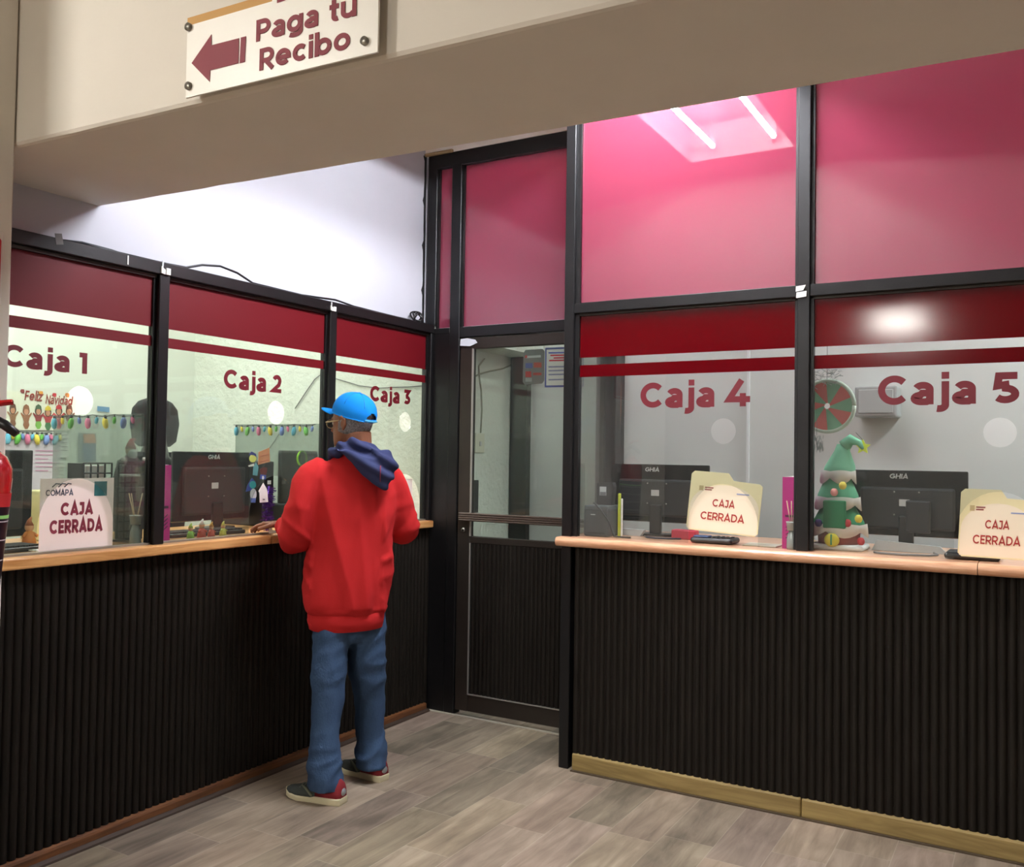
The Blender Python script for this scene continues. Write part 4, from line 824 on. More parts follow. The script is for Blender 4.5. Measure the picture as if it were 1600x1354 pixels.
def wreath():
    c=ay(1292,634,-.20); t=thing('candy_ornament',c,'round red and green swirl decoration hanging behind Caja 5 above the tree','ornament'); r=.115
    for k in range(10):
        a0=2*PI*k/10; pts=[(r*.12*math.cos(a0),r*.12*math.sin(a0))]
        pts+=[(r*math.cos(a0+.35+2*PI/10*i/5),r*math.sin(a0+.35+2*PI/10*i/5)) for i in range(6)]; pts.append((r*.12*math.cos(a0+2*PI/10),r*.12*math.sin(a0+2*PI/10)))
        MB().prism(pts,c,X,Z,(0,.014,0),C('swirl_red',(206,110,104),rough=.6) if k%2==0 else C('swirl_green',(128,176,146),rough=.6)).build('segment',t)
    MB().tube([c+X*(r*math.cos(2*PI*i/32))+Z*(r*math.sin(2*PI*i/32))+Y*.007 for i in range(33)],.010,C('swirl_rim',(190,206,190),rough=.5),8).build('rim',t)
    m=MB(); rnd=random.Random(5)
    for i in range(70):
        p=c+Vector((rnd.uniform(-.08,.06),0,.09+rnd.uniform(0,.07))); q=p+Vector((rnd.uniform(-.03,.03),rnd.uniform(-.01,.01),rnd.uniform(-.03,.03))); m.add([p,p+Z*.004,q+Z*.004,q],[(0,1,2,3)],C('silver_foil',(176,184,180),rough=.35))
    m.build('foil_bow',t); MB().tube([c+Z*.12,c+Z*1.4],.0012,'grey',5).build('hanging_string',t)
wreath()
m=MB(); rnd=random.Random(9); pz=ay(1276,690,-.3)
for i in range(60):
    p=pz+Vector((rnd.uniform(-.02,.03),0,rnd.uniform(-.025,.03))); q=p+Vector((rnd.uniform(-.006,.006),0,rnd.uniform(-.03,-.01))); m.add([p,p+X*.003,q+X*.003,q],[(0,1,2,3)],MT['silver_foil'])
m.tube([pz+Z*.03,pz+Z*.12],.001,'grey',5); m.build('foil_tassel',label='silver foil tassel hanging left of the toy Christmas tree',cat='tassel')
c=ay(1262,805,-.36); m=MB()
for i in range(26): a=2*PI*i/26; m.ell(c+Vector((.02*math.cos(a*3)*.9,.01*math.sin(a),.024*math.sin(a*3))),(.010,.008,.010),C('pale_pink_tulle',(214,180,204),rough=.9),8,6)
m.build('tulle_bow',label='pale pink tulle bow left of the toy tree base',cat='bow')
t=thing('wall_cabinet',ay(1340,660,1.04),'grey wall box on the back wall behind Caja 5','box'); a=ay(1338,652,.98); b=ay(1404,603,.98); MB().rbox((a.x,.92,a.z),(b.x,1.10,b.z),C('grey_box',(166,170,168)),.01).build('housing',t); MB().rbox((a.x+.02,.915,a.z+.02),(b.x-.02,.921,b.z-.02),C('grey_box_door',(176,180,178)),.004,1).build('cover',t)
# copper pipe by the back wall frame
MB().tube([ay(969,556,1.03),ay(969,640,1.03),ay(967,700,1.03),ay(965,720,1.03)],.006,C('orange_pipe',(176,110,70),rough=.4)).build('orange_cable',label='orange cable running down the dark frame behind Caja 4',cat='cable')
# stickers on the door glass
def dsheet(pts,m,name,parent,off=0): 
    P=[ay(a,b,.034+off) for a,b in pts]; O=P[0]; return MB().prism([(p.x-O.x,p.z-O.z) for p in P],O,X,Z,(0,.0008,0),m).build(name,parent)
t=thing('card_sticker',ay(834,600,.034),'grey sticker with card payment emblems on the door glass','sticker')
dsheet([(818,551),(821,546.5),(848,545),(851,549),(850.5,594),(847,599),(820,601),(816.5,596)],C('sticker_grey',(112,114,112),rough=.5),'sheet',t)
for a,b,c_,d_,col in ((821,567,832,575,(70,90,150)),(834,566,846,574,(170,70,50)),(821,580,830,589,(176,50,48)),(833,582,846,586,(170,60,50)),(821,590,831,596,(150,154,154))): dsheet([(a,b),(c_,b),(c_,d_),(a,d_)],C('em_%d_%d_%d'%col,col),'emblem',t,-.002)
dsheet([(822,556),(845,554.5),(845,558),(822,559.5)],'lgrey','name_strip',t,-.002); dsheet(blob(822,557,1.8,2.4,10),C('em_176_50_48',(176,50,48)),'emblem',t,-.003)
t=thing('notice_poster',ay(880,603,.034),'white notice with red and blue print and blue border on the door glass','notice')
dsheet([(852,543),(912,541),(912,604),(851,605)],C('notice_blue',(70,84,160),rough=.6),'border',t); dsheet([(854,546),(910,544),(910,601),(853.5,602)],'paper','sheet',t,-.002)
for k,(a,b,col) in enumerate(((857,550,(70,84,160)),(860,554,(176,50,60)),(865,558,(176,50,60)),(858,562,(176,50,60)),(857,572,(120,124,150)),(857,578,(120,124,150)),(857,584,(120,124,150)),(857,592,(120,124,150)))): dsheet([(a,b),(a+42-(k%3)*5,b-1),(a+42-(k%3)*5,b+1.2),(a,b+2.2)],C('nt_%d_%d_%d'%col,col),'print_line',t,-.004)
t=thing('monitor_reflection',ax(738,800,-.07),'small black panel standing in for a monitor reflection at the door edge','screen'); a=ax(726,750,-.075); b=ax(744.5,800,-.075); MB().rbox((-.08,a.y,b.z),(-.06,b.y,a.z),'black',.003).build('panel',t); MB().rbox((-.061,a.y+.01,b.z+.02),(-.0595,b.y-.01,a.z-.02),'blackm',.0005,1).build('display',t)  # solid black box built in place of a monitor's reflection in the door glass
# ================================================================ cables and clips on the left rail
wire('black_cable',[(-.03,-2.35,2.286),(-.03,-2.2,2.289),(-.03,-2.0,2.288),(-.03,-1.9,2.288),(-.03,-1.80,2.292),(-.025,-1.72,2.318),(-.025,-1.62,2.332),(-.025,-1.52,2.32),(-.03,-1.42,2.291),(-.03,-1.1,2.288),(-.03,-.97,2.296),(-.03,-.85,2.304),(-.03,-.70,2.292),(-.03,-.4,2.288),(-.03,-.2,2.288)],.005,'black','thin black cable lying along the top rail of the left partition')
wire('black_cable',[(-.045,-2.4,2.286),(-.045,-2.28,2.30),(-.045,-2.15,2.296),(-.045,-2.05,2.287)],.004,C('slate_cable',(60,62,66)),'short grey cable on the left end of the top rail')
m=MB(); c=Vector((-.03,-.13,2.315))
for k in range(4):
    r=.036-.004*k; m.tube([c+Vector((.012*math.sin(a*2+k)+.006*k-.01,r*1.3*math.cos(a),r*math.sin(a)*.9)) for a in [2*PI*i/24 for i in range(25)]],.0052,'black',8)
m.build('cable_coil',label='coil of black cable in the corner on top of the left rail',cat='cable')
def clip(px,py,x,label,w_=.028,h=.02):
    c=ax(px,py,x); t=thing('rail_clip',c,label,'clip','white clips on the rail joints')
    MB().prism([(0,0),(w_*.42,-.004),(w_*.45,h*.6),(w_*.2,h*.9),(w_*.02,h*1.2)],c,Y,Z,(.006,0,0),'white').build('left_lug',t)
    MB().prism([(w_*.52,-.003),(w_,-.003),(w_,h),(w_*.55,h)],c,Y,Z,(.007,0,0),'white').build('right_lug',t)
    MB().prism([(w_*.1,h),(w_*.25,h),(w_*.3,h*2),(w_*.12,h*2.1)],c,Y,Z,(.003,0,0),'lgrey').build('tie',t)
clip(251,426,.004,'white clip on the rail above the post between Caja 1 and Caja 2',.045,.024); clip(516,484,.004,'white clip on the rail above the post between Caja 2 and Caja 3',.038,.020)
c=ay(1244,465,-.472); t=thing('rail_clip',c,'white double clip on the rail joint between Caja 4 and Caja 5','clip','white clips on the rail joints')
MB().prism([(0,-.002),(.043,.002),(.044,.026),(.002,.022)],c,X,Z,(0,-.004,0),'white').build('lower_lug',t); MB().prism([(-.001,.026),(.030,.030),(.041,.052),(0,.048)],c,X,Z,(0,-.005,0),'white').build('upper_lug',t)
m=MB(); m.prism([(0,0),(.028,.006),(.020,.045),(-.008,.04)],ax(88,382,.0045),Y,Z,(.001,0,0),C('grey_tape',(112,110,108))); m.build('tape_strip',label='strip of grey tape on the left end of the top rail',cat='tape')
MB().prism([(0,0),(.005,0),(.005,.036),(0,.036)],ax(199,413,.0045),Y,Z,(.001,0,0),'white').build('paint_mark',label='thin white mark on the top rail above Caja 1',cat='mark')
# wall cable across the stucco
wire('wall_cable',[ay(461,638,.092),ay(478,612,.092),ay(492,592,.092),ay(500,586,.092),ay(520,590,.092),ay(548,598,.092),ay(560,602,.092),ay(590,606,.092),ay(640,604,.092),ay(680,601,.092)],.003,MT['grey'],'thin grey cable draped across the stucco wall behind Caja 3')
wire('wall_cable',[ay(436,678,.09),ay(428,690,.09),ay(421,700,.09)],.003,MT['grey'],'end of the thin grey cable on the wall behind the Caja 2 divider')
# ================================================================ the man
MO=Vector((.5,-1.25,0)); EA=Vector((.864,.503,0)); EB=Vector((-.503,.864,0))
def P(a,b,z): return MO+EA*a+EB*b+Z*z
man=thing('person',(.48,-1.25,0),'man in blue cap, red sweatshirt with navy hood and jeans at the Caja 2 counter','person')
def ring(c,u,v,ru,rv,n=28,pw=1.0):
    r=[]
    for i in range(n):
        a=2*PI*i/n; ca,sa=math.cos(a),math.sin(a)
        if pw!=1: ca=math.copysign(abs(ca)**pw,ca); sa=math.copysign(abs(sa)**pw,sa)
        r.append(c+u*(ru*ca)+v*(rv*sa))
    return r
def skin_surface(m,vox,smooth=6,disp=None,fac=.5):
    """weld overlapping lofts into one continuous surface"""
    me=bpy.data.meshes.new('t'); me.from_pydata(m.v,[],m.f); o=bpy.data.objects.new('t',me); COL.objects.link(o)
    r=o.modifiers.new('r','REMESH'); r.mode='VOXEL'; r.voxel_size=vox
    s_=o.modifiers.new('s','SMOOTH'); s_.iterations=smooth; s_.factor=fac
    dg=bpy.context.evaluated_depsgraph_get(); e=o.evaluated_get(dg); res=bpy.data.meshes.new_from_object(e)
    out=MB(); vs=[v.co.copy() for v in res.vertices]; ns=[v.normal.copy() for v in res.vertices]
    if disp: vs=[v+n*disp(v,n) for v,n in zip(vs,ns)]
    out.add(vs,[list(p.vertices) for p in res.polygons],m.mats[0],True)
    bpy.data.objects.remove(o); bpy.data.meshes.remove(me); bpy.data.meshes.remove(res); return out
def smoothpath(pts,rad,k=4):
    pts=[Vector(p) for p in pts]; op=[];orr=[]
    for i in range(len(pts)-1):
        p0=pts[max(i-1,0)];p1=pts[i];p2=pts[i+1];p3=pts[min(i+2,len(pts)-1)]
        for j in range(k):
            t=j/k; op.append(.5*((2*p1)+(p2-p0)*t+(2*p0-5*p1+4*p2-p3)*t*t+(3*p1-p0-3*p2+p3)*t**3)); orr.append(rad[i]*(1-t)+rad[i+1]*t)
    op.append(pts[-1]);orr.append(rad[-1]); return op,orr
def limb(m,pts,rad,mt,n=18,k=4,flat=1.0,up=None):
    p,r=smoothpath(pts,rad,k); m.tube(p,r,mt,n,flat=flat,up=up)
RV=EA*.849+EB*.524; KV=EA*.524-EB*.849        # torso: his right, his back
# ---- jeans
JE=mat('blue_denim',(56,77,106),.85,bump=.25,bscale=160,var=.25,vscale=9,stretch=(1,1,.55),spec=.2)
def rid(q): return 1-abs(noise.noise(q))*2.4
def jdisp(v,n):
    d=v-MO; a=d.dot(EA); z=v.z
    f=.006*noise.noise(Vector((v.x*7,v.y*7,z*9)))
    w1=.35+.65*max(0,1-abs(z-.52)/.14)+.9*max(0,1-abs(z-.15)/.10)+.5*max(0,1-abs(z-.70)/.06)
    f+=.0095*w1*max(0,rid(Vector((a*5+z*6,d.dot(EB)*5,z*13-a*9)))-.35*.0095*w1)
    f+=.0022*rid(Vector((a*30,d.dot(EB)*12,z*9+5)))*.5
    return f-.0055
j=MB()
j.loft([ring(P(-.055,.05,z_),RV,KV,a_,b_) for z_,a_,b_ in ((.66,.10,.09),(.74,.155,.115),(.85,.165,.125),(.97,.155,.115))],JE)
for pts in ([((-.108,-.005,.84),.094),((-.116,-.02,.70),.089),((-.122,-.045,.56),.082),((-.117,-.065,.44),.076),((-.122,-.085,.32),.068),((-.122,-.10,.20),.070),((-.116,-.103,.10),.080),((-.113,-.104,.052),.083)],
            [((.010,.095,.84),.096),((.016,.10,.70),.094),((.022,.112,.56),.090),((.028,.132,.44),.083),((.032,.150,.32),.074),((.036,.16,.20),.070),((.042,.162,.11),.079),((.042,.160,.056),.080)]):
    rg=[];pp,rr=smoothpath([P(*a) for a,_ in pts],[r for _,r in pts],3)
    for c,r in zip(pp,rr): rg.append(ring(c,EA,EB,r*.98,r*1.02,22))
    j.loft(rg,JE)
jo=skin_surface(j,.011,4,jdisp).build('jeans',man)
# stitched seam down the outer leg
sm=MB(); sp=[P(-.205,-.03,.66),P(-.203,-.05,.50),P(-.192,-.078,.42),P(-.196,-.095,.30),P(-.198,-.11,.14)]
# ---- shoes
def shoe(heel,toe,label):
    heel=Vector(heel);toe=Vector(toe); L_=(toe-heel); ln=L_.length; F=L_.normalized(); S=Z.cross(F)
    sh=thing('shoe',heel); sh.parent=man; sh.location=heel-man.location; sh['label']=label
    prof=[(0,.030),(.06,.036),(.25,.040),(.5,.043),(.72,.052),(.86,.046),(.95,.034),(1.0,.014)]
    def outline(k=1.0,x=0): 
        pl=[(F*(t*ln)+S*(w_*k)) for t,w_ in prof]+[(F*(t*ln)-S*(w_*k*(.92))) for t,w_ in reversed(prof)]; return pl
    def stack(levels,m,name):
        rg=[]
        for k,zf in levels:
            o=outline(k); rg.append([heel+F*(ln*.5*(1-k))*.3+p*1+Z*(zf(p.dot(F)/ln) if callable(zf) else zf) for p in o])
        mb=MB(); mb.loft(rg,m,smooth=False); return mb.build(name,sh)
    toe_up=lambda t: .016*max(0,(t-.72)/.28)**2
    stack([(1.0,lambda t:.0+toe_up(t)),(1.04,lambda t:.006+toe_up(t)),(1.06,lambda t:.017+toe_up(t)+.010*max(0,1-t/.35)),(.98,lambda t:.021+toe_up(t)+.010*max(0,1-t/.35))],C('sole_cream',(214,204,170),rough=.7),'sole')
    stack([(.98,lambda t:.0005+toe_up(t)),(1.0,lambda t:.006+toe_up(t))],C('sole_dark_tread',(48,44,42),rough=.8),'tread')
    # upper: rings across the length
    up=[(0.0,.026,.095,.0),(.05,.034,.105,.0),(.15,.036,.108,0),(.28,.038,.100,0),(.42,.040,.088,0),(.58,.044,.072,0),(.75,.047,.056,0),(.88,.042,.044,0),(.96,.028,.036,0),(1.0,.010,.028,0)]
    rg=[]
    for t,w_,h,_ in up:
        c=heel+F*(t*ln); n=14; r=[]
        for i in range(n):
            a=PI*i/(n-1); r.append(c+S*(w_*math.cos(a)*(1-.25*math.sin(a)**2 if t<.45 else 1))+Z*(.022+(h-.022)*max(0,math.sin(a))**.8+toe_up(t)*.5))
        rg.append(r)
    g1=C('shoe_charcoal_mesh',(60,64,60),rough=.85,bump=.4,bscale=300); MB().loft(rg[3:],g1).build('upper',sh)
    MB().loft(rg[:5],C('shoe_red_suede',(132,28,38),rough=.8)).build('heel_quarter',sh)
    m=MB(); m.ell(heel+F*.012+Z*.052,(.022,.022,.020),C('shoe_silver_patch',(160,162,166),rough=.4,metal=.5),12,7); m.build('heel_tab',sh)
    m=MB(); m.rbox((-.016,-.002,-.011),(.016,.002,.011),C('shoe_green_tab',(120,130,84)),.002,1); mt=Matrix((F,S,Z)).transposed(); 
    m.v=[heel+F*.11-S*-.041+Z*.064+mt@v for v in m.v]; m.build('side_badge',sh)
    for k in range(4):
        c=heel+F*(ln*(.50+.07*k)); hh=.080-.006*k; MB().tube([c+S*.03+Z*(hh-.012),c+Z*hh,c-S*.03+Z*(hh-.012)],.0028,C('shoe_lace_grey',(110,116,104)),6).build('lace',sh)
    m=MB(); c=heel+F*(ln*.46); 
    for s_ in (1,-1): m.tube([c+S*(s_*.044)+Z*.03,c+F*.03+S*(s_*.042)+Z*.055,c+F*.06+S*(s_*.03)+Z*.064],[.006,.005,.003],C('shoe_olive_overlay',(104,108,90)),8)
    m.build('side_overlay',sh)
shoe((.545,-1.385,0),(.262,-1.425,0),'left shoe')
shoe((.522,-1.072,0),(.242,-1.045,0),'right shoe')
# ---- sweatshirt
SW=mat('red_sweatshirt_fleece',(188,40,42),.9,bump=.12,bscale=260,spec=.15)
def sdisp(v,n):
    d=v-MO; a=d.dot(EA); b=d.dot(EB); z=v.z
    u=a+b*.3
    k=.4 if z<.82 else 1
    f=.013*k*max(-.3,rid(Vector((u*8.5+z*1.5,z*1.1,1.3)))-.25)
    f+=.006*k*noise.noise(Vector((u*16-z*3,z*5,4.1)))
    # sleeve creases
    if a<-.19 and z<1.36: f+=.012*max(0,-.2+rid(Vector((z*11+a*8,a*4-z*2,b*5))))*min(1,(1.36-z)/.10)
    if a>.10 and z<1.34: f+=.012*max(0,-.2+rid(Vector((z*11-a*8,a*4,b*5+3))))*min(1,(1.34-z)/.10)
    # gathers above the hem band
    if .80<z<.95: f+=.003*math.sin(u*75+2*noise.noise(v*6))*(1-(z-.80)/.15)
    # armhole folds
    f-=.008*math.exp(-((a+.168+.10*(1.40-z))/.011)**2)*max(0,min(1,(z-1.16)/.08)) if b<.05 else 0
    f-=.006*math.exp(-((a-.075-.05*(1.40-z))/.010)**2)*max(0,min(1,(z-1.16)/.08))
    return f
s=MB()
tor=[(.725,-.063,.035,.163,.122),(.795,-.063,.035,.170,.130),(.806,-.065,.035,.183,.142),(.84,-.067,.035,.192,.148),(.95,-.058,.035,.192,.148),(1.08,-.047,.038,.188,.145),(1.22,-.042,.045,.196,.146),(1.32,-.040,.052,.202,.140),(1.40,-.042,.060,.190,.124),(1.455,-.045,.066,.155,.100),(1.495,-.048,.070,.105,.078),(1.52,-.050,.075,.075,.066)]
pp=[ring(P(a_,b_,z_),RV,KV,w_,d_,40,.9) for z_,a_,b_,w_,d_ in tor]; s.loft(pp,SW)
limb(s,[P(-.150,.0,1.425),P(-.205,-.035,1.395),P(-.236,-.055,1.29),P(-.262,-.055,1.19),P(-.282,-.03,1.142),P(-.325,.06,1.158),P(-.372,.135,1.168)],[.062,.078,.080,.077,.074,.055,.042],SW,20)
limb(s,[P(.055,.10,1.42),P(.098,.130,1.385),P(.128,.165,1.28),P(.150,.195,1.19),P(.158,.225,1.145),P(.06,.30,1.165),P(-.04,.355,1.175)],[.060,.074,.076,.074,.071,.056,.043],SW,20)
skin_surface(s,.0095,4,sdisp).build('sweatshirt',man)
cf=MB()
for a_,b_ in (((-.366,.126,1.161),(-.392,.165,1.163)),((-.030,.352,1.175),(-.075,.372,1.175))):
    q=MB(); pa,pb=P(*a_),P(*b_); q.tube([pa,pa.lerp(pb,.3),pa.lerp(pb,.8),pb],[.040,.0415,.041,.036],SW,20); q.build('cuff',man)
# hem band
q=MB(); rg=[ring(P(-.063,.035,z_),RV,KV,w_,d_,44,.9) for z_,w_,d_ in ((.722,.161,.121),(.724,.166,.126),(.76,.1725,.1325),(.795,.1745,.1345),(.799,.171,.131))]
q.loft(rg,SW,cap=False); q.build('hem_band',man)
# ---- hood
HD=mat('navy_hood_jersey',(52,58,92),.9,bump=.15,bscale=240,spec=.15)
def hdisp(v,n):
    d=v-MO; a=d.dot(EA); z=v.z
    f=.004*noise.noise(v*22)
    s1=(z-1.535)+.62*(a-.0); f+=.0075*math.sin(s1*105+1.2*noise.noise(v*10))
    return f
h=MB()
limb(h,[P(-.150,.06,1.490),P(-.135,.0,1.500),P(-.090,-.035,1.525),P(-.02,-.04,1.540),P(.035,-.005,1.525),P(.055,.06,1.50),P(.02,.13,1.48)],[.016,.024,.031,.036,.036,.030,.022],HD,16)
def hr(a_,b_,z_,ru,rv,ux):  # cross-section in the (EA,Z) plane tilted
    u=(EA*ux[0]+Z*ux[1]).normalized(); return ring(P(a_,b_,z_),u,(EB*1.0),ru,rv,26)
# pouch: hangs from the collar towards lower right
h.loft([hr(-.035,-.045,1.515,.098,.034,(1,-.12)),hr(-.005,-.075,1.505,.118,.052,(1,-.22)),hr(.025,-.085,1.470,.115,.058,(1,-.32)),hr(.052,-.088,1.435,.098,.055,(1,-.38)),hr(.075,-.086,1.400,.072,.046,(1,-.45)),hr(.090,-.080,1.372,.040,.030,(1,-.5)),hr(.096,-.076,1.358,.016,.014,(1,-.5))],HD)
h.loft([hr(.085,-.03,1.530,.045,.06,(1,-.2)),hr(.110,-.045,1.500,.050,.066,(1,-.3)),hr(.122,-.05,1.46,.046,.062,(1,-.3)),hr(.118,-.055,1.42,.038,.05,(1,-.3)),hr(.11,-.06,1.39,.024,.03,(1,-.3))],HD)
skin_surface(h,.0075,4,hdisp).build('hood',man)
st=MB(); st.tube([P(.103,-.134,1.455),P(.104,-.140,1.43),P(.103,-.136,1.405),P(.102,-.125,1.385)],.0018,C('red_thread',(140,40,60)),6); st.build('hood_seam',man)
# ---- body: head, neck, arms, hands
SK=mat('brown_skin',(134,86,62),.5,bump=.08,bscale=120,var=.08,vscale=14,spec=.4)
hc=P(-.052,.045,1.642); HF=Vector((-1,.02,-.04)).normalized(); HS=Vector((0,0,1)).cross(HF).normalized()*1  # left side of the head
HU=HF.cross(HS).normalized()
def H(f,s_,u): return hc+HF*f+HS*s_+HU*u
bd=MB()
hd=[(-.118,.050,.020,.020),(-.110,.052,.038,.036),(-.092,.045,.055,.050),(-.065,.028,.074,.060),(-.035,.014,.087,.068),(0,.004,.094,.074),(.035,0,.097,.0765),(.065,-.003,.095,.074),(.092,-.006,.080,.062),(.110,-.008,.050,.040),(.116,-.008,.02,.018)]
bd.loft([ring(H(c_,0,u_),HF,HS,rf,rs,30) for u_,c_,rf,rs in hd],SK)
bd.tube([H(-.030,0,-.045),H(-.036,0,-.09),P(-.052,.070,1.48)],[.060,.058,.066],SK,22)
bd.tube([H(.096,0,.020),H(.108,0,-.008),H(.116,0,-.026),H(.100,0,-.036)],[.008,.012,.015,.010],SK,10)   # nose
bd.tube([H(.092,-.022,-.058),H(.101,0,-.056),H(.092,.022,-.058)],[.006,.008,.006],SK,8); bd.tube([H(.088,-.020,-.070),H(.097,0,-.069),H(.088,.020,-.070)],[.006,.0085,.006],SK,8)
bd.ell(H(.085,0,-.098),(.016,.016,.014),SK,10,6)
bd.tube([H(.078,-.045,.022),H(.094,-.02,.028),H(.094,.02,.028),H(.078,.045,.022)],.010,SK,8)
for s_ in (1,-1): # ears: helix, lobe, plate
    bd.tube([H(.012,s_*.072,.004),H(.006,s_*.082,.022),H(-.012,s_*.088,.028),H(-.028,s_*.086,.012),H(-.024,s_*.082,-.012),H(-.008,s_*.078,-.032)],[.0055,.0065,.007,.0065,.006,.0075],SK,8)
    bd.ell(H(-.010,s_*.074,-.002),(.018,.010,.026),SK,10,6)
bd.loft([ring(P(-.05,.06,z_),RV,KV,w_,d_,24) for z_,w_,d_ in ((.80,.13,.09),(1.1,.15,.10),(1.35,.165,.10),(1.43,.12,.08),(1.50,.06,.055))],SK)
limb(bd,[P(-.17,-.01,1.40),P(-.236,-.055,1.28),P(-.275,-.045,1.155),P(-.335,.07,1.158),P(-.385,.155,1.160),P(-.405,.185,1.170)],[.05,.048,.044,.038,.028,.027],SK,16)
limb(bd,[P(.07,.11,1.40),P(.125,.165,1.28),P(.155,.21,1.155),P(.04,.31,1.168),P(-.06,.365,1.170),P(-.085,.375,1.168)],[.05,.048,.044,.038,.028,.027],SK,16)
def hand(wr,F,Sd,Up,curl,rot=0,thumb=1):
    """wrist point, finger direction, side direction (towards the little finger), back-of-hand direction"""
    wr,F,Sd,Up=Vector(wr),Vector(F).normalized(),Vector(Sd).normalized(),Vector(Up).normalized()
    rg=[]
    for t,w_,h_ in ((0,.026,.019),(.03,.033,.017),(.06,.040,.0155),(.085,.040,.0135)): rg.append(ring(wr+F*t,Sd,Up,w_,h_,18))
    bd.loft(rg,SK)
    for k,(o,ln,r) in enumerate(((-.030,.070,.0090),(-.010,.078,.0092),(.010,.072,.0088),(.029,.058,.0078))):
        b=wr+F*.080+Sd*o; d=(F+Sd*(o*2.2)).normalized(); c=curl*(1+.12*k); p=[b]; a=0
        for seg in (.42,.32,.26):
            a+=c*.5; p.append(p[-1]+(d*math.cos(a)-Up*math.sin(a))*(ln*seg)); a+=c*.15
        pp,rr=smoothpath(p,[r*1.08,r,r*.92,r*.78],3); bd.tube(pp,rr,SK,9)
        bd.ell(b+Up*.006,(.010,.010,.008),SK,8,6)
    b=wr+F*.025-Sd*(.026*thumb); p=[b,b+(F*.5-Sd*.8*thumb-Up*.25).normalized()*.036,b+(F*.5-Sd*.8*thumb-Up*.25).normalized()*.036+(F*.9-Sd*.2*thumb-Up*.25).normalized()*.03,b+(F*.5-Sd*.8*thumb-Up*.25).normalized()*.036+(F*.9-Sd*.2*thumb-Up*.25).normalized()*.055]
    bd.tube(p,[.015,.012,.0105,.0085],SK,10)
hand(P(-.400,.180,1.172),-EA*1.0+EB*.15-Z*.06,EB*1.0-Z*.12,Z+EB*.1,.42)
hand(P(-.080,.373,1.168),-EA*.80+EB*.55-Z*.10,EB*.8+EA*.55,Z,.6,thumb=1)
skin_surface(bd,.0046,2,None,.4).build('body',man)
# eyes
for s_ in (1,-1):
    MB().ell(H(.080,s_*.031,.004),(.013,.013,.012),C('eye_white',(210,200,188),rough=.2),12,7).build('eye',man); MB().ell(H(.090,s_*.031,.004),(.006,.006,.006),C('eye_iris',(40,26,20),rough=.2),10,6).build('iris',man)
# hair: short grey band round the back and sides
HR=mat('short_grey_hair',(140,136,136),.95,bump=1.0,bscale=230,var=.45,vscale=120,spec=.1)
q=MB(); rg=[]; n=44
def hrow(u_,c_,rf,rs,e): 
    r=[]
    for i in range(n+1):
        a=R(84+(360-168)*i/n); k=e
        r.append(H(c_+(rf+k)*math.cos(a),(rs+k)*math.sin(a),u_+ (.0 if abs(a-PI)<1.25 else .02*(abs(a-PI)-1.25)/.7)))
    return r
rows=[hrow(-.050,.018,.083,.0655,.0),hrow(-.046,.016,.085,.067,.006),hrow(-.025,.010,.090,.071,.0075),hrow(0,.004,.094,.074,.008),hrow(.03,.0,.097,.0765,.007),hrow(.06,-.003,.095,.074,.006),hrow(.085,-.006,.08,.062,.004)]
vs=[p for r in rows for p in r]; w_=n+1; q.add(vs,[(i*w_+k,i*w_+k+1,(i+1)*w_+k+1,(i+1)*w_+k) for i in range(len(rows)-1) for k in range(n)],HR,True); q.build('hair',man)
# cap
CP=mat('sky_blue_cap_cloth',(14,132,222),.8,bump=.1,bscale=300,spec=.2)
tl_=R(17)
CF=(HF*math.cos(tl_)+HU*math.sin(tl_)).normalized(); CU=(HU*math.cos(tl_)-HF*math.sin(tl_)).normalized(); cc=H(-.004,0,.030)
def K(f,s_,u): return cc+CF*f+HS*s_+CU*u
capo=thing('cap',K(0,0,0)); capo.parent=man; capo.location=K(0,0,0)-man.location; capo['label']='sky blue baseball cap worn forwards'
q=MB(); n=120; lv=[(0,1.0),(.007,1.0),(.014,1.0),(.019,1.0),(.024,.998),(.029,.995),(.034,.985),(.042,.965),(.058,.91),(.074,.82),(.088,.70),(.099,.55),(.107,.38),(.1115,.2),(.113,.05)]
vs=[];fs=[]
for sh_ in (0,1):
    for u_,k in lv:
        for i in range(n):
            a=2*PI*i/n; kk=k-(.03 if sh_ else 0); fr=1.0+ (.06 if math.cos(a)>.5 else 0)*min(1,u_/.06)*.6
            vs.append(K(.110*kk*math.cos(a)*fr-.002,.0905*kk*math.sin(a),u_-(.003 if sh_ else 0)*(k<.9)))
nl=len(lv)
def hole(i,l): 
    a=((i+.5)/n*360-180); u_=(lv[l][0]+lv[min(l+1,nl-1)][0])/2; return u_>.013 and (abs(a)/21)**2+((u_-.013)/.028)**2<1
for sh_ in (0,1):
    o=sh_*nl*n
    for l in range(nl-1):
        for i in range(n):
            if hole(i,l): continue
            fs.append((o+l*n+i,o+l*n+(i+1)%n,o+(l+1)*n+(i+1)%n,o+(l+1)*n+i))
for i in range(n): fs.append((i,(i+1)%n,nl*n+(i+1)%n,nl*n+i))
q.add(vs,fs,CP,True); q.build('crown',capo)
q=MB(); q.ell(K(-.002,0,.112),(.008,.008,.005),CP,12,6); q.build('top_button',capo)
q=MB(); 
for k in range(6):
    a=2*PI*k/6+PI/6; q.tube([K(.1105*kk*math.cos(a)-.002,.091*kk*math.sin(a),u_+.0005) for u_,kk in lv[8:]],.0011,C('cap_seam_blue',(10,104,186)),5)
q.build('panel_seam',capo)
q=MB(); q.tube([K(-.112*math.cos(a)-.002,.0925*math.sin(a),.008) for a in [R(-26+52*i/10) for i in range(11)]],.0075,C('cap_strap_teal',(40,130,170),rough=.6),8,flat=.35); q.build('adjuster_strap',capo)
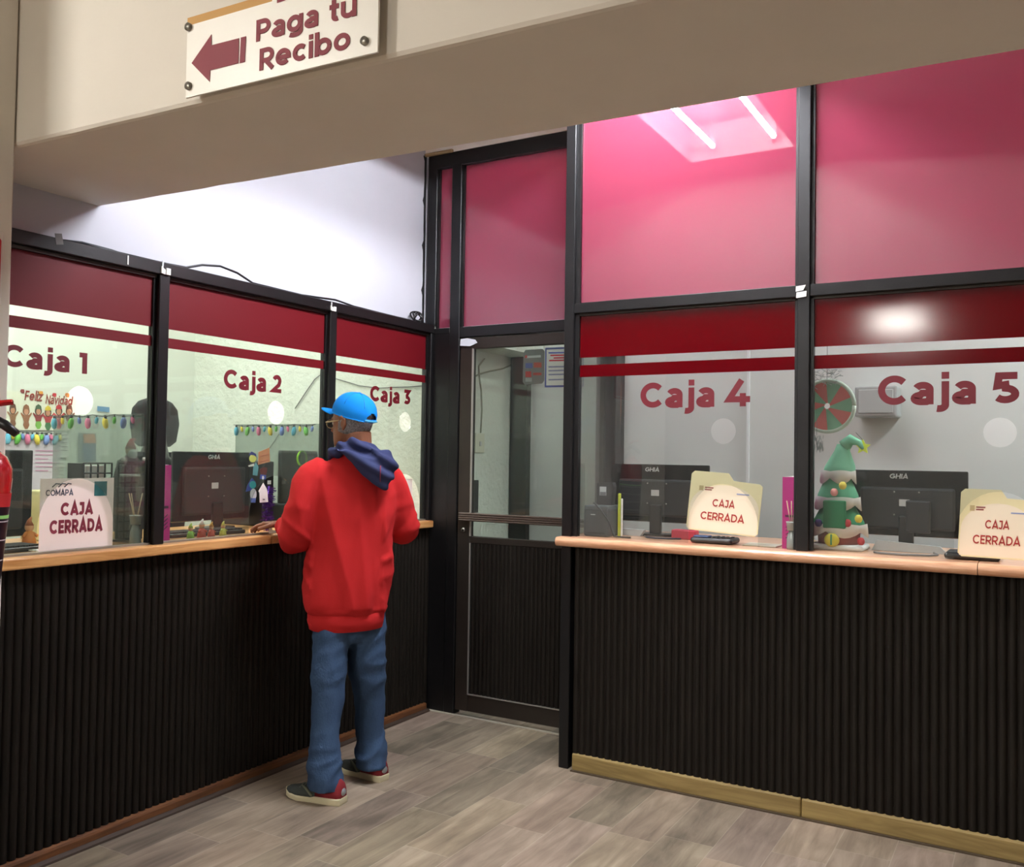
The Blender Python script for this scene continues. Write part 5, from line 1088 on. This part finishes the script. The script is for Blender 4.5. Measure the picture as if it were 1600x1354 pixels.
# brim
q=MB(); top=[];bot=[]; nn=20
for lvl in range(7):
    t_=lvl/6
    for i in range(nn+1):
        a=R(-62+124*i/nn); r_=1; fx=.100*math.cos(a)+t_*.088*math.cos(a*1.25)**.8 if math.cos(a*1.25)>0 else .100*math.cos(a); sx=.088*math.sin(a)*(1-.05*t_)
        top.append(K(fx,sx,.005+.004*math.cos(a*1.3)-.010*t_-.10*sx*sx*30*t_*.12))
vs=top+[p-CU*.0035 for p in top]; w_=nn+1; N_=len(top); fs=[]
for l in range(6):
    for i in range(nn): fs.append((l*w_+i,l*w_+i+1,(l+1)*w_+i+1,(l+1)*w_+i)); fs.append((N_+l*w_+i,N_+(l+1)*w_+i,N_+(l+1)*w_+i+1,N_+l*w_+i+1))
for i in range(nn): fs.append((6*w_+i,6*w_+i+1,N_+6*w_+i+1,N_+6*w_+i)); fs.append((i,N_+i,N_+i+1,i+1))
for l in range(6): fs.append((l*w_,(l+1)*w_,N_+(l+1)*w_,N_+l*w_)); fs.append((l*w_+nn,N_+l*w_+nn,N_+(l+1)*w_+nn,(l+1)*w_+nn))
q.add(vs,fs,CP,True); q.build('brim',capo)
# glasses
gl=thing('glasses',H(.1,0,.004)); gl.parent=man; gl.location=H(.1,0,.004)-man.location
for s_ in (1,-1):
    MB().tube([H(-.012,s_*.080,.014),H(.02,s_*.080,.012),H(.100,s_*.068,.008)],[.0022,.0025,.0038],C('glasses_gilt',(186,160,120),rough=.3,metal=.7),8).build('temple_arm',gl)
    q=MB(); q.tube([H(.104,s_*(.034+.027*math.cos(a)),.002+.019*math.sin(a)) for a in [2*PI*i/20 for i in range(21)]],.0018,MT['glasses_gilt'],6); q.build('rim',gl)
    q=MB(); q.prism([(.026*math.cos(2*PI*i/20),.018*math.sin(2*PI*i/20)) for i in range(20)],H(.104,s_*.034,.002),HS,HU,HF*.001,'glass'); q.build('lens',gl)
MB().tube([H(.104,-.008,.006),H(.109,0,.009),H(.104,.008,.006)],.0018,MT['glasses_gilt'],6).build('bridge',gl)
# slip of paper in his left hand
t_=P(-.435,.165,1.128)
MB().prism([(0,0),(.032,.004),(.030,.014),(.014,.016),(.010,.03),(.0,.028)],t_-EA*.02,EA,Z,EB*.01,'paper').build('paper_slip',label='crumpled white slip of paper under his left hand on the counter',cat='paper')
